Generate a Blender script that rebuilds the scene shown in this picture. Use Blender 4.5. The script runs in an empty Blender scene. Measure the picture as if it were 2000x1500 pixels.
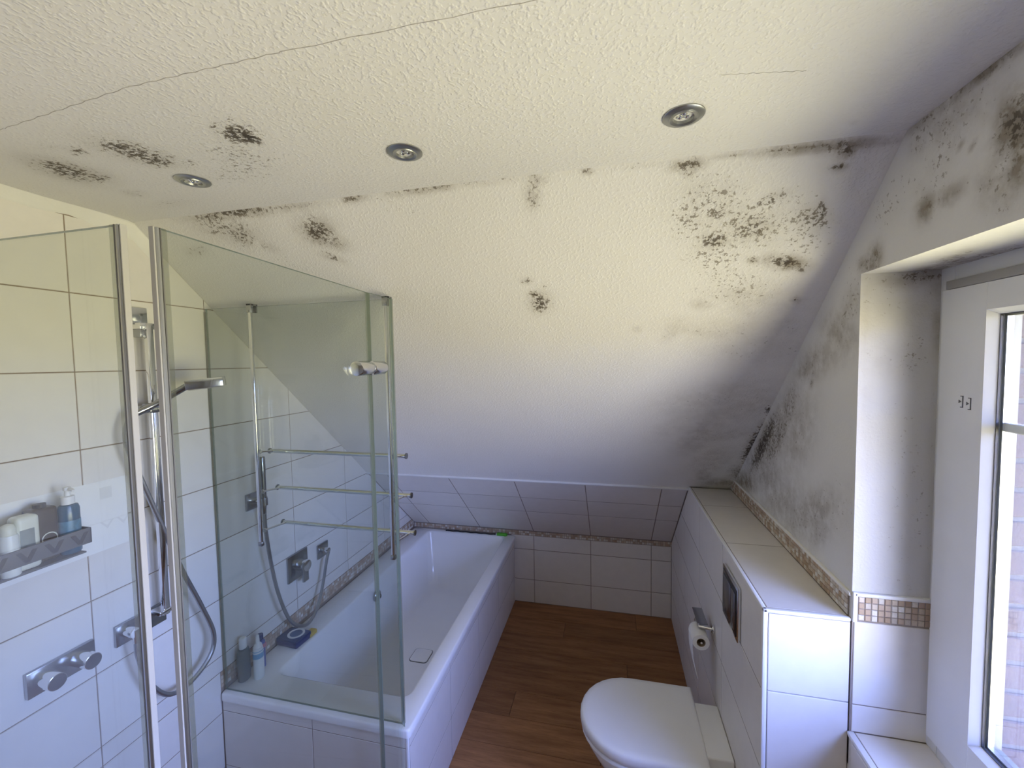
import bpy, bmesh, math, random
from mathutils import Vector, Matrix

random.seed(7)
sc = bpy.context.scene
COL = sc.collection
R = math.radians

# ------------------------------------------------------------------ camera
cam_d = bpy.data.cameras.new('camera')
cam_d.sensor_width = 36.0
cam_d.lens = 14.80
cam_d.clip_start = 0.01
cam = bpy.data.objects.new('camera', cam_d)
COL.objects.link(cam)
_r = (0.973428719708489, 0.228422092922863, -0.016120642401316)
_d = (-0.003463684863473, -0.05570330610188, -0.998441357605186)
_f = (-0.22896403764316, 0.971967329262697, -0.053432015796543)
cam.matrix_world = Matrix(((_r[0], -_d[0], -_f[0], 1.6569),
                           (_r[1], -_d[1], -_f[1], -3.2698),
                           (_r[2], -_d[2], -_f[2], 1.9614),
                           (0, 0, 0, 1)))
sc.camera = cam

# ------------------------------------------------------------------ exposure
vs = sc.view_settings
vs.view_transform = 'Standard'
vs.look = 'None'
vs.gamma = 1.0
vs.use_curve_mapping = False
vs.exposure = 0.85
sc.cycles.use_denoising = True
sc.cycles.max_bounces = 10
sc.cycles.diffuse_bounces = 6
sc.cycles.glossy_bounces = 4
sc.cycles.transmission_bounces = 8
sc.cycles.transparent_max_bounces = 40
sc.cycles.sample_clamp_indirect = 8.0
sc.cycles.caustics_reflective = False

# ------------------------------------------------------------------ outdoors: blue sky over sunlit ground
SKY_STRENGTH = 26.0
GROUND_STRENGTH = 13.2
w = bpy.data.worlds.new('outdoors')
sc.world = w
w.use_nodes = True
nt = w.node_tree
nt.nodes.clear()
w_out = nt.nodes.new('ShaderNodeOutputWorld')
w_tc = nt.nodes.new('ShaderNodeTexCoord')
w_sep = nt.nodes.new('ShaderNodeSeparateXYZ')
nt.links.new(w_tc.outputs['Generated'], w_sep.inputs[0])
w_ramp = nt.nodes.new('ShaderNodeValToRGB')
w_map = nt.nodes.new('ShaderNodeMapRange')
w_map.inputs['From Min'].default_value = 0.0
w_map.inputs['From Max'].default_value = 0.6
nt.links.new(w_sep.outputs['Z'], w_map.inputs['Value'])
nt.links.new(w_map.outputs[0], w_ramp.inputs[0])
w_ramp.color_ramp.elements[0].color = (0.40, 0.49, 1.0, 1)
w_ramp.color_ramp.elements[1].color = (0.19, 0.27, 0.80, 1)
w_sky = nt.nodes.new('ShaderNodeBackground')
nt.links.new(w_ramp.outputs[0], w_sky.inputs[0])
w_sky.inputs[1].default_value = SKY_STRENGTH
w_gnd = nt.nodes.new('ShaderNodeBackground')
w_gmap = nt.nodes.new('ShaderNodeMapRange')
w_gmap.inputs['From Min'].default_value = 0.0
w_gmap.inputs['From Max'].default_value = -0.9
nt.links.new(w_sep.outputs['Z'], w_gmap.inputs['Value'])
w_gramp = nt.nodes.new('ShaderNodeValToRGB')
w_gramp.color_ramp.elements[0].color = (1.0, 0.87, 0.60, 1)
w_gramp.color_ramp.elements[1].color = (0.50, 0.46, 0.30, 1)
nt.links.new(w_gmap.outputs[0], w_gramp.inputs[0])
nt.links.new(w_gramp.outputs[0], w_gnd.inputs[0])
w_gnd.inputs[1].default_value = GROUND_STRENGTH
w_hor = nt.nodes.new('ShaderNodeMapRange')
w_hor.inputs['From Min'].default_value = -0.04
w_hor.inputs['From Max'].default_value = 0.02
nt.links.new(w_sep.outputs['Z'], w_hor.inputs['Value'])
w_mix = nt.nodes.new('ShaderNodeMixShader')
nt.links.new(w_hor.outputs[0], w_mix.inputs[0])
nt.links.new(w_gnd.outputs[0], w_mix.inputs[1])
nt.links.new(w_sky.outputs[0], w_mix.inputs[2])
nt.links.new(w_mix.outputs[0], w_out.inputs[0])
w.cycles.sampling_method = 'AUTOMATIC'

pl = bpy.data.lights.new('window_daylight', 'AREA')     # portal: lets the daylight in through the window opening
pl.shape = 'RECTANGLE'
pl.size = 1.94
pl.size_y = 1.34
pl.cycles.is_portal = True
pl_o = bpy.data.objects.new('window_daylight', pl)
COL.objects.link(pl_o)
pl_o.matrix_world = Matrix(((0, 0, 1, 2.60), (1, 0, 0, -2.8635), (0, 1, 0, 1.535), (0, 0, 0, 1)))

# ------------------------------------------------------------------ measures of the room (metres)
H = 2.4745            # flat ceiling
YC = -2.0965          # where the slope leaves the ceiling
YT, ZT = -0.6836, 1.2072
SD = Vector((0, 0.7444, -0.6677))     # down the slope
SN = Vector((0, -0.6677, -0.7444))    # slope normal into the room
ZK = 0.594            # slope meets the far wall
XR = 2.318            # right wall
XS = 2.093            # front of the boxed-out ledge
ZS = 1.22             # its top
YS = -1.927           # its near end and the window reveal
ZN = 2.183            # window lintel
ZSILL = 0.888
YN = -3.80            # near window reveal
YB = -5.2             # back wall
XW = 2.50             # window frame face
TW, TH = 0.4514, 0.25
XBATH = 0.897
ZRIM = 0.548
YBATH = -1.862

MOLD_CEIL=[
(0.283,-2.436,0.025,0.062,-0.058,0.031,0.85,0.55),
(0.310,-2.390,0.029,0.016,-0.035,0.020,0.80,0.40),
(0.292,-2.472,0.015,0.017,-0.029,0.015,0.90,0.50),
(0.553,-2.466,0.042,0.067,-0.051,0.030,0.85,0.30),
(0.541,-2.501,0.029,0.020,-0.019,0.011,0.95,0.30),
(0.556,-2.428,0.028,0.034,-0.039,0.025,0.90,0.35),
(0.854,-2.470,0.029,0.027,-0.041,0.033,1.00,0.25),
(0.867,-2.449,0.010,0.022,-0.021,0.016,1.15,0.30),
(0.768,-2.403,0.060,0.030,-0.052,0.046,0.60,0.10),
(0.742,-2.340,0.107,0.010,-0.067,0.070,0.55,0.05),
(0.653,-2.302,0.079,0.021,-0.033,0.031,0.50,0.05),
(0.887,-2.523,0.008,0.002,-0.020,0.019,0.70,0.00),
(0.827,-2.509,0.015,0.004,-0.010,0.010,0.75,0.00),
(0.430,-2.507,0.013,0.013,-0.028,0.015,0.80,0.20),
(0.389,-2.535,0.019,0.005,-0.018,0.010,0.40,0.15),
(0.288,-2.285,0.015,0.020,-0.030,0.019,0.55,0.20),
(0.311,-2.194,0.074,0.005,-0.033,0.027,0.40,0.10),
(0.624,-2.393,0.020,0.005,-0.024,0.020,0.70,0.00),
(0.228,-2.481,0.024,0.007,-0.023,0.012,0.35,0.10),
(2.180,-2.163,0.009,0.002,0.007,0.014,0.30,0.20),
]
MOLD_SLOPE=[
(0.450,0.004,0.187,0.002,-0.016,0.022,0.85,0.50),
(0.666,0.008,0.111,0.001,-0.009,0.016,0.60,0.35),
(0.349,0.013,0.081,0.003,-0.014,0.017,0.80,0.60),
(0.889,0.005,0.048,0.000,-0.006,0.014,0.80,0.45),
(1.102,0.003,0.096,-0.001,-0.003,0.013,0.75,0.50),
(1.168,0.001,0.047,0.000,-0.002,0.011,0.85,0.60),
(1.315,0.004,0.131,0.001,-0.001,0.008,0.60,0.20),
(1.453,0.013,0.031,0.004,-0.002,0.015,0.60,0.35),
(1.595,0.006,0.014,0.001,0.000,0.008,0.90,0.50),
(1.733,0.007,0.075,0.001,0.000,0.006,0.50,0.15),
(1.853,0.022,0.039,0.000,0.004,0.016,0.85,0.70),
(1.856,0.040,0.022,0.003,0.002,0.018,0.60,0.40),
(1.965,0.010,0.068,-0.001,0.003,0.008,0.55,0.35),
(2.085,0.013,0.071,0.001,0.005,0.012,0.70,0.80),
(2.189,0.016,0.063,0.002,0.007,0.015,0.75,1.00),
(2.210,0.029,0.011,-0.013,0.015,0.014,0.90,1.20),
(2.208,0.069,0.016,-0.003,0.006,0.009,0.95,0.70),
(2.268,0.018,0.041,0.002,0.004,0.008,0.50,0.70),
(0.364,0.056,0.102,0.030,-0.042,0.039,0.65,0.25),
(0.402,0.089,0.041,0.024,-0.039,0.031,0.75,0.35),
(0.473,0.136,0.035,0.021,-0.017,0.015,0.50,0.20),
(0.702,0.102,0.042,0.032,-0.040,0.035,0.90,0.60),
(0.746,0.144,0.033,0.025,-0.025,0.024,0.70,0.40),
(0.699,0.202,0.035,0.021,-0.012,0.013,0.75,0.30),
(0.173,0.131,0.044,0.004,-0.019,0.020,0.55,0.20),
(1.440,0.056,0.020,0.002,-0.006,0.040,0.65,0.35),
(1.440,0.074,0.015,0.001,-0.002,0.015,0.80,0.30),
(1.011,0.041,0.091,0.027,-0.019,0.031,0.32,0.00),
(0.559,0.229,0.090,0.054,-0.024,0.024,0.30,0.00),
(1.409,0.456,0.033,0.019,-0.017,0.040,0.95,0.40),
(1.391,0.413,0.015,0.001,-0.002,0.014,1.00,0.50),
(1.375,0.356,0.017,0.001,-0.002,0.011,0.90,0.30),
(1.432,0.380,0.011,0.001,-0.001,0.012,0.80,0.00),
(1.920,0.130,0.088,-0.018,0.030,0.078,0.62,0.18),
(1.874,0.179,0.055,0.006,0.009,0.075,0.60,0.10),
(2.040,0.211,0.109,-0.013,0.027,0.076,0.66,0.20),
(1.953,0.252,0.051,-0.006,0.010,0.032,0.85,0.35),
(2.048,0.220,0.056,-0.006,0.017,0.047,0.78,0.35),
(1.945,0.163,0.040,0.004,0.005,0.028,0.70,0.25),
(1.962,0.306,0.087,0.007,0.013,0.076,0.60,0.05),
(2.073,0.139,0.042,-0.015,0.010,0.017,0.80,0.25),
(2.167,0.346,0.052,0.010,0.005,0.024,0.95,0.90),
(2.216,0.374,0.013,0.001,0.004,0.012,0.80,0.60),
(2.075,0.330,0.015,0.001,0.002,0.011,0.90,0.60),
(2.198,0.212,0.043,0.004,0.016,0.048,0.72,0.25),
(2.208,0.186,0.012,0.001,0.011,0.034,0.90,0.30),
(2.169,0.239,0.078,0.007,0.031,0.104,0.55,0.05),
(2.051,0.428,0.135,0.010,0.018,0.087,0.50,0.05),
(2.127,0.496,0.106,0.006,0.016,0.069,0.25,0.20),
(2.237,0.492,0.015,0.001,0.004,0.013,0.90,0.70),
(1.955,0.496,0.032,0.003,0.003,0.021,0.30,0.35),
(2.073,0.461,0.091,0.006,0.007,0.030,0.30,0.25),
(1.871,0.639,0.028,-0.024,0.010,0.021,0.30,0.40),
(1.966,0.625,0.051,0.001,0.003,0.025,0.25,0.35),
(2.058,0.621,0.148,0.007,0.011,0.058,0.28,0.30),
(1.902,0.601,0.069,0.004,0.005,0.042,0.30,0.30),
(1.752,0.603,0.015,0.000,0.001,0.013,0.40,0.40),
(2.179,0.718,0.199,0.006,0.020,0.084,0.30,0.25),
(2.251,0.617,0.047,0.003,0.014,0.051,0.35,0.30),
(2.096,1.031,0.199,-0.055,0.026,0.106,0.30,0.40),
(2.191,1.105,0.133,-0.078,0.029,0.084,0.25,0.45),
(2.078,1.319,0.077,-0.113,0.044,0.101,0.30,0.55),
(2.189,1.314,0.089,-0.038,0.013,0.045,0.30,0.50),
(1.976,1.234,0.111,-0.089,0.025,0.084,0.20,0.30),
(2.164,1.564,0.076,-0.078,0.034,0.103,0.30,0.50),
(2.154,1.739,0.036,-0.004,0.019,0.125,0.30,0.70),
(2.282,1.800,0.125,-0.014,0.008,0.044,0.50,1.00),
(2.330,1.353,0.033,0.035,-0.020,0.215,1.10,0.90),
(2.345,1.200,0.023,0.020,-0.003,0.072,1.10,0.80),
(2.310,1.103,0.016,0.000,0.010,0.038,1.00,0.30),
(2.324,1.692,0.048,-0.005,0.017,0.083,0.70,1.00),
(2.256,0.080,0.015,0.008,-0.001,0.059,0.30,0.10),
]
MOLD_RIGHT=[
(-2.142,2.472,-0.050,0.002,-0.023,-0.030,0.60,0.50),
(-2.226,2.479,-0.055,0.002,-0.016,-0.023,0.60,0.75),
(-2.308,2.476,-0.054,0.000,-0.010,-0.016,0.70,1.00),
(-2.367,2.475,-0.020,0.000,-0.007,-0.013,0.70,1.00),
(-2.202,2.440,-0.058,0.005,-0.036,-0.050,0.50,0.35),
(-2.144,2.427,-0.034,0.004,-0.023,-0.029,0.60,0.30),
(-2.265,2.439,-0.059,0.005,-0.036,-0.052,0.40,0.30),
(-2.369,2.342,-0.031,-0.016,-0.002,-0.047,0.90,1.20),
(-2.350,2.334,-0.022,-0.010,-0.002,-0.029,0.80,1.00),
(-2.381,2.274,-0.037,-0.028,0.011,-0.027,0.60,0.90),
(-2.345,2.255,-0.035,0.013,-0.029,-0.040,0.45,0.50),
(-2.257,2.365,-0.049,-0.029,0.001,-0.003,0.50,0.60),
(-2.296,2.401,-0.027,-0.021,0.001,-0.003,0.40,0.50),
(-2.205,2.372,-0.025,0.022,-0.022,-0.019,0.55,0.20),
(-2.192,2.347,-0.035,-0.015,-0.002,-0.043,0.45,0.12),
(-2.223,2.278,-0.040,0.009,-0.014,-0.017,0.40,0.60),
(-2.164,2.275,-0.022,-0.015,0.016,-0.020,0.60,0.80),
(-2.149,2.322,-0.031,-0.012,-0.001,-0.018,0.45,0.15),
(-2.026,2.320,-0.043,0.018,-0.046,-0.039,0.45,0.08),
(-2.080,2.360,-0.068,-0.027,-0.002,-0.036,0.35,0.05),
(-1.986,2.211,-0.025,-0.009,0.008,-0.029,0.60,1.00),
(-1.946,2.200,-0.032,-0.007,-0.001,-0.019,0.60,0.80),
(-1.876,2.100,-0.039,-0.013,0.034,-0.052,0.50,0.35),
(-1.825,2.031,-0.061,0.024,-0.072,-0.049,0.35,0.50),
(-1.667,1.938,-0.113,0.047,-0.060,-0.032,0.40,0.50),
(-1.767,1.971,-0.089,0.037,-0.060,-0.036,0.30,0.35),
(-1.591,1.911,-0.055,0.001,-0.002,-0.026,0.40,0.60),
(-1.652,1.867,-0.015,0.001,0.000,-0.007,1.40,1.00),
(-1.466,1.760,-0.071,0.001,0.053,-0.095,0.60,0.55),
(-1.539,1.674,-0.120,0.012,0.049,-0.144,0.35,0.40),
(-1.344,1.619,-0.088,0.003,0.128,-0.152,0.70,0.60),
(-1.195,1.568,-0.069,0.003,0.166,-0.172,1.00,0.80),
(-1.132,1.483,-0.114,0.004,0.123,-0.104,0.60,0.60),
(-1.264,1.447,-0.144,0.070,-0.117,-0.041,0.40,0.50),
(-1.408,1.393,-0.147,-0.002,0.118,-0.097,0.35,0.45),
(-1.690,1.441,-0.090,-0.004,0.096,-0.092,0.45,0.55),
(-1.575,1.381,-0.121,0.000,0.096,-0.088,0.40,0.45),
(-1.729,1.387,-0.057,0.007,0.051,-0.067,0.40,0.45),
(-1.791,1.477,-0.111,-0.008,0.128,-0.128,0.30,0.15),
(-0.946,1.334,-0.133,0.003,0.076,-0.051,0.60,0.90),
(-2.352,2.209,-0.035,0.000,-0.005,-0.011,0.50,0.10),
(-1.971,2.141,-0.078,0.044,-0.098,-0.063,0.30,0.00),
]
MOLD_REVEAL=[
(2.456,2.171,0.055,0.001,0.001,-0.014,0.80,0.90),
(2.422,2.159,0.068,-0.004,0.000,-0.019,0.50,0.50),
(2.492,2.139,0.018,-0.001,0.002,-0.035,0.40,0.50),
(2.499,2.032,0.016,0.000,0.002,-0.060,0.20,0.60),
(2.388,2.118,0.069,-0.004,0.002,-0.055,0.30,0.10),
(2.445,1.966,0.030,-0.021,-0.017,-0.035,0.55,0.20),
(2.430,1.942,0.023,-0.001,0.001,-0.033,0.60,0.25),
(2.329,2.148,0.012,0.000,0.010,-0.419,0.25,0.20),
(2.459,2.060,0.045,-0.001,0.002,-0.081,0.25,0.20),
(2.449,1.605,0.069,0.004,0.009,-0.284,0.30,0.00),
(2.399,1.946,0.066,-0.029,-0.011,-0.039,0.25,0.20),
]
MOLD_LINTEL=[
(2.454,-2.035,0.001,-0.069,0.059,0.085,0.60,0.80),
(2.486,-1.905,0.027,-0.027,0.050,0.079,0.60,1.00),
(2.494,-2.073,-0.002,-0.064,0.043,0.057,0.70,0.90),
(2.502,-2.126,-0.002,-0.046,0.036,0.045,0.60,0.70),
]


# ------------------------------------------------------------------ helpers
def link(o, parent=None):
    COL.objects.link(o)
    if parent is not None:
        o.parent = parent
        if parent.type == 'EMPTY':
            o.matrix_parent_inverse = Matrix.Translation(-Vector(parent['_loc']))
    return o

class MB:
    def __init__(self):
        self.bm = bmesh.new()
    def _merge(self, b, mi=0):
        for f in b.faces:
            f.material_index = mi
        me = bpy.data.meshes.new('t')
        b.to_mesh(me); b.free()
        self.bm.from_mesh(me)
        bpy.data.meshes.remove(me)
    def box(self, x0, x1, y0, y1, z0, z1, bev=0.0, seg=2, M=None, mi=0):
        b = bmesh.new()
        bmesh.ops.create_cube(b, size=1)
        for v in b.verts:
            v.co = Vector(((x0 + x1) / 2 + v.co.x * (x1 - x0), (y0 + y1) / 2 + v.co.y * (y1 - y0), (z0 + z1) / 2 + v.co.z * (z1 - z0)))
        if bev > 0:
            bmesh.ops.bevel(b, geom=b.edges[:], offset=bev, segments=seg, affect='EDGES', profile=0.5)
        if M is not None:
            b.transform(M)
        self._merge(b, mi); return self
    def cyl(self, p0, p1, r0, r1=None, n=24, bev=0.0, mi=0):
        p0, p1 = Vector(p0), Vector(p1)
        r1 = r0 if r1 is None else r1
        L = (p1 - p0).length
        prof = [(0, 0), (r0, 0), (r1, L), (0, L)]
        if bev > 0:
            prof = [(0, 0), (r0 - bev, 0), (r0 - bev * .3, bev * .3), (r0, bev), (r1, L - bev), (r1 - bev * .3, L - bev * .3), (r1 - bev, L), (0, L)]
        return self.lathe(p0, p1 - p0, prof, n, mi)
    def lathe(self, o, axis, prof, n=24, mi=0):
        b = bmesh.new()
        q = Vector((0, 0, 1)).rotation_difference(Vector(axis).normalized()).to_matrix()
        o = Vector(o)
        rings = []
        for r, h in prof:
            if r < 1e-6:
                rings.append([b.verts.new(o + q @ Vector((0, 0, h)))])
            else:
                rings.append([b.verts.new(o + q @ Vector((r * math.cos(2 * math.pi * i / n), r * math.sin(2 * math.pi * i / n), h))) for i in range(n)])
        for a, c in zip(rings[:-1], rings[1:]):
            if len(a) == 1 and len(c) == 1: continue
            for i in range(n):
                j = (i + 1) % n
                if len(a) == 1: b.faces.new((a[0], c[j], c[i]))
                elif len(c) == 1: b.faces.new((a[i], a[j], c[0]))
                else: b.faces.new((a[i], a[j], c[j], c[i]))
        bmesh.ops.recalc_face_normals(b, faces=b.faces[:])
        self._merge(b, mi); return self
    def tube(self, pts, r, n=10, smooth=6, mi=0):
        P = [Vector(p) for p in pts]
        if smooth > 1 and len(P) > 2:
            Q = []
            E = [P[0] * 2 - P[1]] + P + [P[-1] * 2 - P[-2]]
            for i in range(1, len(E) - 2):
                a, b_, c, d = E[i - 1], E[i], E[i + 1], E[i + 2]
                for k in range(smooth):
                    t = k / smooth
                    Q.append(0.5 * ((2 * b_) + (c - a) * t + (2 * a - 5 * b_ + 4 * c - d) * t * t + (3 * b_ - a - 3 * c + d) * t ** 3))
            Q.append(P[-1]); P = Q
        b = bmesh.new()
        T = [(P[min(i + 1, len(P) - 1)] - P[max(i - 1, 0)]).normalized() for i in range(len(P))]
        nrm = T[0].orthogonal().normalized()
        rings = []
        for i, p in enumerate(P):
            nrm = (nrm - T[i] * nrm.dot(T[i])).normalized()
            bi = T[i].cross(nrm)
            rings.append([b.verts.new(p + nrm * r * math.cos(2 * math.pi * k / n) + bi * r * math.sin(2 * math.pi * k / n)) for k in range(n)])
        for a, c in zip(rings[:-1], rings[1:]):
            for k in range(n):
                b.faces.new((a[k], a[(k + 1) % n], c[(k + 1) % n], c[k]))
        b.faces.new(rings[0][::-1]); b.faces.new(rings[-1])
        bmesh.ops.recalc_face_normals(b, faces=b.faces[:])
        self._merge(b, mi); return self
    def loops(self, rings, cap0=True, cap1=True, mi=0):
        b = bmesh.new()
        V = [[b.verts.new(p) for p in r] for r in rings]
        n = len(V[0])
        for a, c in zip(V[:-1], V[1:]):
            for k in range(n):
                b.faces.new((a[k], a[(k + 1) % n], c[(k + 1) % n], c[k]))
        if cap0: b.faces.new(V[0][::-1])
        if cap1: b.faces.new(V[-1])
        bmesh.ops.recalc_face_normals(b, faces=b.faces[:])
        self._merge(b, mi); return self
    def prism(self, poly, O, u, v, nrm, t, mi=0):
        u, v, nrm, O = Vector(u), Vector(v), Vector(nrm), Vector(O)
        a = [O + u * p[0] + v * p[1] for p in poly]
        return self.loops([a, [p + nrm * t for p in a]], mi=mi)
    def build(self, name, mat, parent=None, smooth=35):
        me = bpy.data.meshes.new(name)
        self.bm.to_mesh(me); self.bm.free()
        for m in (mat if isinstance(mat, (list, tuple)) else [mat]):
            me.materials.append(m)
        if smooth:
            for p in me.polygons: p.use_smooth = True
            me.set_sharp_from_angle(angle=R(smooth))
        return link(bpy.data.objects.new(name, me), parent)

def tag(o, label=None, cat=None, group=None, kind=None):
    if label: o['label'] = label
    if cat: o['category'] = cat
    if group: o['group'] = group
    if kind: o['kind'] = kind
    return o

def thing(name, loc, label, cat, group=None):
    o = bpy.data.objects.new(name, None)
    o.empty_display_size = 0.05
    o.location = loc
    o['_loc'] = list(loc)
    COL.objects.link(o)
    return tag(o, label, cat, group)

def rrect(x0, x1, y0, y1, r, z, n=6):
    pts = []
    for cx, cy, a0 in ((x1 - r, y0 + r, -90), (x1 - r, y1 - r, 0), (x0 + r, y1 - r, 90), (x0 + r, y0 + r, 180)):
        for k in range(n + 1):
            a = R(a0 + 90 * k / n)
            pts.append(Vector((cx + r * math.cos(a), cy + r * math.sin(a), z)))
    return pts

# ------------------------------------------------------------------ materials
def nodes(name):
    m = bpy.data.materials.new(name)
    m.use_nodes = True
    t = m.node_tree
    return m, t, t.nodes['Principled BSDF'], t.nodes['Material Output']

def noise(t, scale, detail=3, rough=0.5, vec=None):
    n = t.nodes.new('ShaderNodeTexNoise')
    n.inputs['Scale'].default_value = scale
    n.inputs['Detail'].default_value = detail
    n.inputs['Roughness'].default_value = rough
    if vec is None:
        g = t.nodes.new('ShaderNodeNewGeometry'); vec = g.outputs['Position']
    t.links.new(vec, n.inputs['Vector'])
    return n

def maprange(t, src, a, b, c=0.0, d=1.0, smooth=False):
    m = t.nodes.new('ShaderNodeMapRange')
    if smooth: m.interpolation_type = 'SMOOTHSTEP'
    for key, val in (('From Min', a), ('From Max', b), ('To Min', c), ('To Max', d)):
        if hasattr(val, 'links'): t.links.new(val, m.inputs[key])
        else: m.inputs[key].default_value = val
    t.links.new(src, m.inputs['Value'])
    return m.outputs[0]

def math_(t, op, a, b):
    m = t.nodes.new('ShaderNodeMath'); m.operation = op
    for i, val in enumerate((a, b)):
        if hasattr(val, 'links'): t.links.new(val, m.inputs[i])
        else: m.inputs[i].default_value = val
    return m.outputs[0]

def mixc(t, fac, a, b):
    m = t.nodes.new('ShaderNodeMix'); m.data_type = 'RGBA'
    for i, val in ((0, fac), (6, a), (7, b)):
        if hasattr(val, 'links'): t.links.new(val, m.inputs[i])
        elif i == 0: m.inputs[0].default_value = val
        else: m.inputs[i].default_value = (*val, 1)
    return m.outputs[2]

def bump(t, b, h, strength, dist):
    n = t.nodes.new('ShaderNodeBump')
    n.inputs['Strength'].default_value = strength
    n.inputs['Distance'].default_value = dist
    t.links.new(h, n.inputs['Height'])
    t.links.new(n.outputs[0], b.inputs['Normal'])

def plain(name, col, rough=0.5, metal=0.0, var=0.06, vscale=9, bstr=0.0, bscale=60, spec=0.5):
    m, t, b, o = nodes(name)
    n = noise(t, vscale, 4)
    c2 = tuple(max(0, c * (1 - var)) for c in col)
    t.links.new(mixc(t, maprange(t, n.outputs[0], .3, .7), col, c2), b.inputs['Base Color'])
    b.inputs['Roughness'].default_value = rough
    b.inputs['Metallic'].default_value = metal
    b.inputs['Specular IOR Level'].default_value = spec
    if bstr:
        n2 = noise(t, bscale, 3)
        bump(t, b, n2.outputs[0], bstr, 0.002)
    return m

def tile_mat(name, col):
    m, t, b, o = nodes(name)
    oi = t.nodes.new('ShaderNodeObjectInfo')
    n = noise(t, 16, 5, .6)
    c1 = mixc(t, maprange(t, n.outputs[0], .3, .7), col, tuple(c * .955 for c in col))
    hs = t.nodes.new('ShaderNodeHueSaturation')
    t.links.new(c1, hs.inputs['Color'])
    t.links.new(maprange(t, oi.outputs['Random'], 0, 1, .965, 1.02), hs.inputs['Value'])
    t.links.new(hs.outputs[0], b.inputs['Base Color'])
    b.inputs['Roughness'].default_value = 0.36
    b.inputs['Specular IOR Level'].default_value = 0.28
    n2 = noise(t, 5, 2)
    bump(t, b, n2.outputs[0], .06, .004)
    return m

def mosaic_mat(name, island):
    m, t, b, o = nodes(name)
    if island:
        g = t.nodes.new('ShaderNodeNewGeometry'); r = g.outputs['Random Per Island']
    else:
        g = t.nodes.new('ShaderNodeObjectInfo'); r = g.outputs['Random']
    cr = t.nodes.new('ShaderNodeValToRGB')
    cr.color_ramp.interpolation = 'CONSTANT'
    e = cr.color_ramp.elements
    cols = [(.50, .38, .27), (.62, .53, .42), (.42, .30, .20), (.70, .66, .58), (.55, .42, .31), (.58, .52, .44), (.80, .78, .73), (.48, .35, .25)]
    e[0].position = 0; e[0].color = (*cols[0], 1)
    e[1].position = 1 / 8; e[1].color = (*cols[1], 1)
    for i in range(2, 8):
        q = e.new(i / 8); q.color = (*cols[i], 1)
    t.links.new(r, cr.inputs[0])
    n = noise(t, 180, 3)
    t.links.new(mixc(t, maprange(t, n.outputs[0], .35, .7, 0, .35), cr.outputs[0], (.42, .33, .25)), b.inputs['Base Color'])
    b.inputs['Roughness'].default_value = 0.45
    return m

def plaster(name, chip=1.0, base=(.82, .81, .78), mold=True):
    m, t, b, o = nodes(name)
    g = t.nodes.new('ShaderNodeNewGeometry')
    P = g.outputs['Position']
    nb = noise(t, 3, 2, .5, P)
    c = mixc(t, maprange(t, nb.outputs[0], .3, .7), base, tuple(x * .97 for x in base))
    if mold:
        a1 = t.nodes.new('ShaderNodeAttribute'); a1.attribute_name = 'mold'
        a2 = t.nodes.new('ShaderNodeAttribute'); a2.attribute_name = 'smear'
        D, S = a1.outputs['Fac'], a2.outputs['Fac']
        n1 = noise(t, 78, 3, .64, P)
        n3 = noise(t, 190, 2, .6, P)
        nn = math_(t, 'ADD', math_(t, 'MULTIPLY', n1.outputs[0], .68), math_(t, 'MULTIPLY', n3.outputs[0], .32))
        th = maprange(t, D, 0, 1.0, .66, .40)
        spots = math_(t, 'MULTIPLY', maprange(t, nn, th, math_(t, 'ADD', th, .085), 0, 1, True), maprange(t, D, .03, .16, 0, 1, True))
        n2 = noise(t, 22, 4, .65, P)
        sm = math_(t, 'MULTIPLY', S, maprange(t, n2.outputs[0], .28, .60, .22, 1.0))
        sm = math_(t, 'MINIMUM', sm, 1.0)
        c = mixc(t, math_(t, 'MULTIPLY', sm, .85), c, (.235, .195, .135))
        dark = mixc(t, maprange(t, D, .5, 1.05), (.23, .195, .145), (.045, .035, .028))
        c = mixc(t, math_(t, 'MULTIPLY', spots, maprange(t, D, .15, .8, .5, .95)), c, dark)
    t.links.new(c, b.inputs['Base Color'])
    b.inputs['Roughness'].default_value = 0.85
    b.inputs['Specular IOR Level'].default_value = 0.25
    nz = noise(t, 125, 1.5, .55, P)
    h = maprange(t, nz.outputs[0], .44, .74, 0, 1, True)
    bump(t, b, h, .34 * chip, .0028)
    return m

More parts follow.
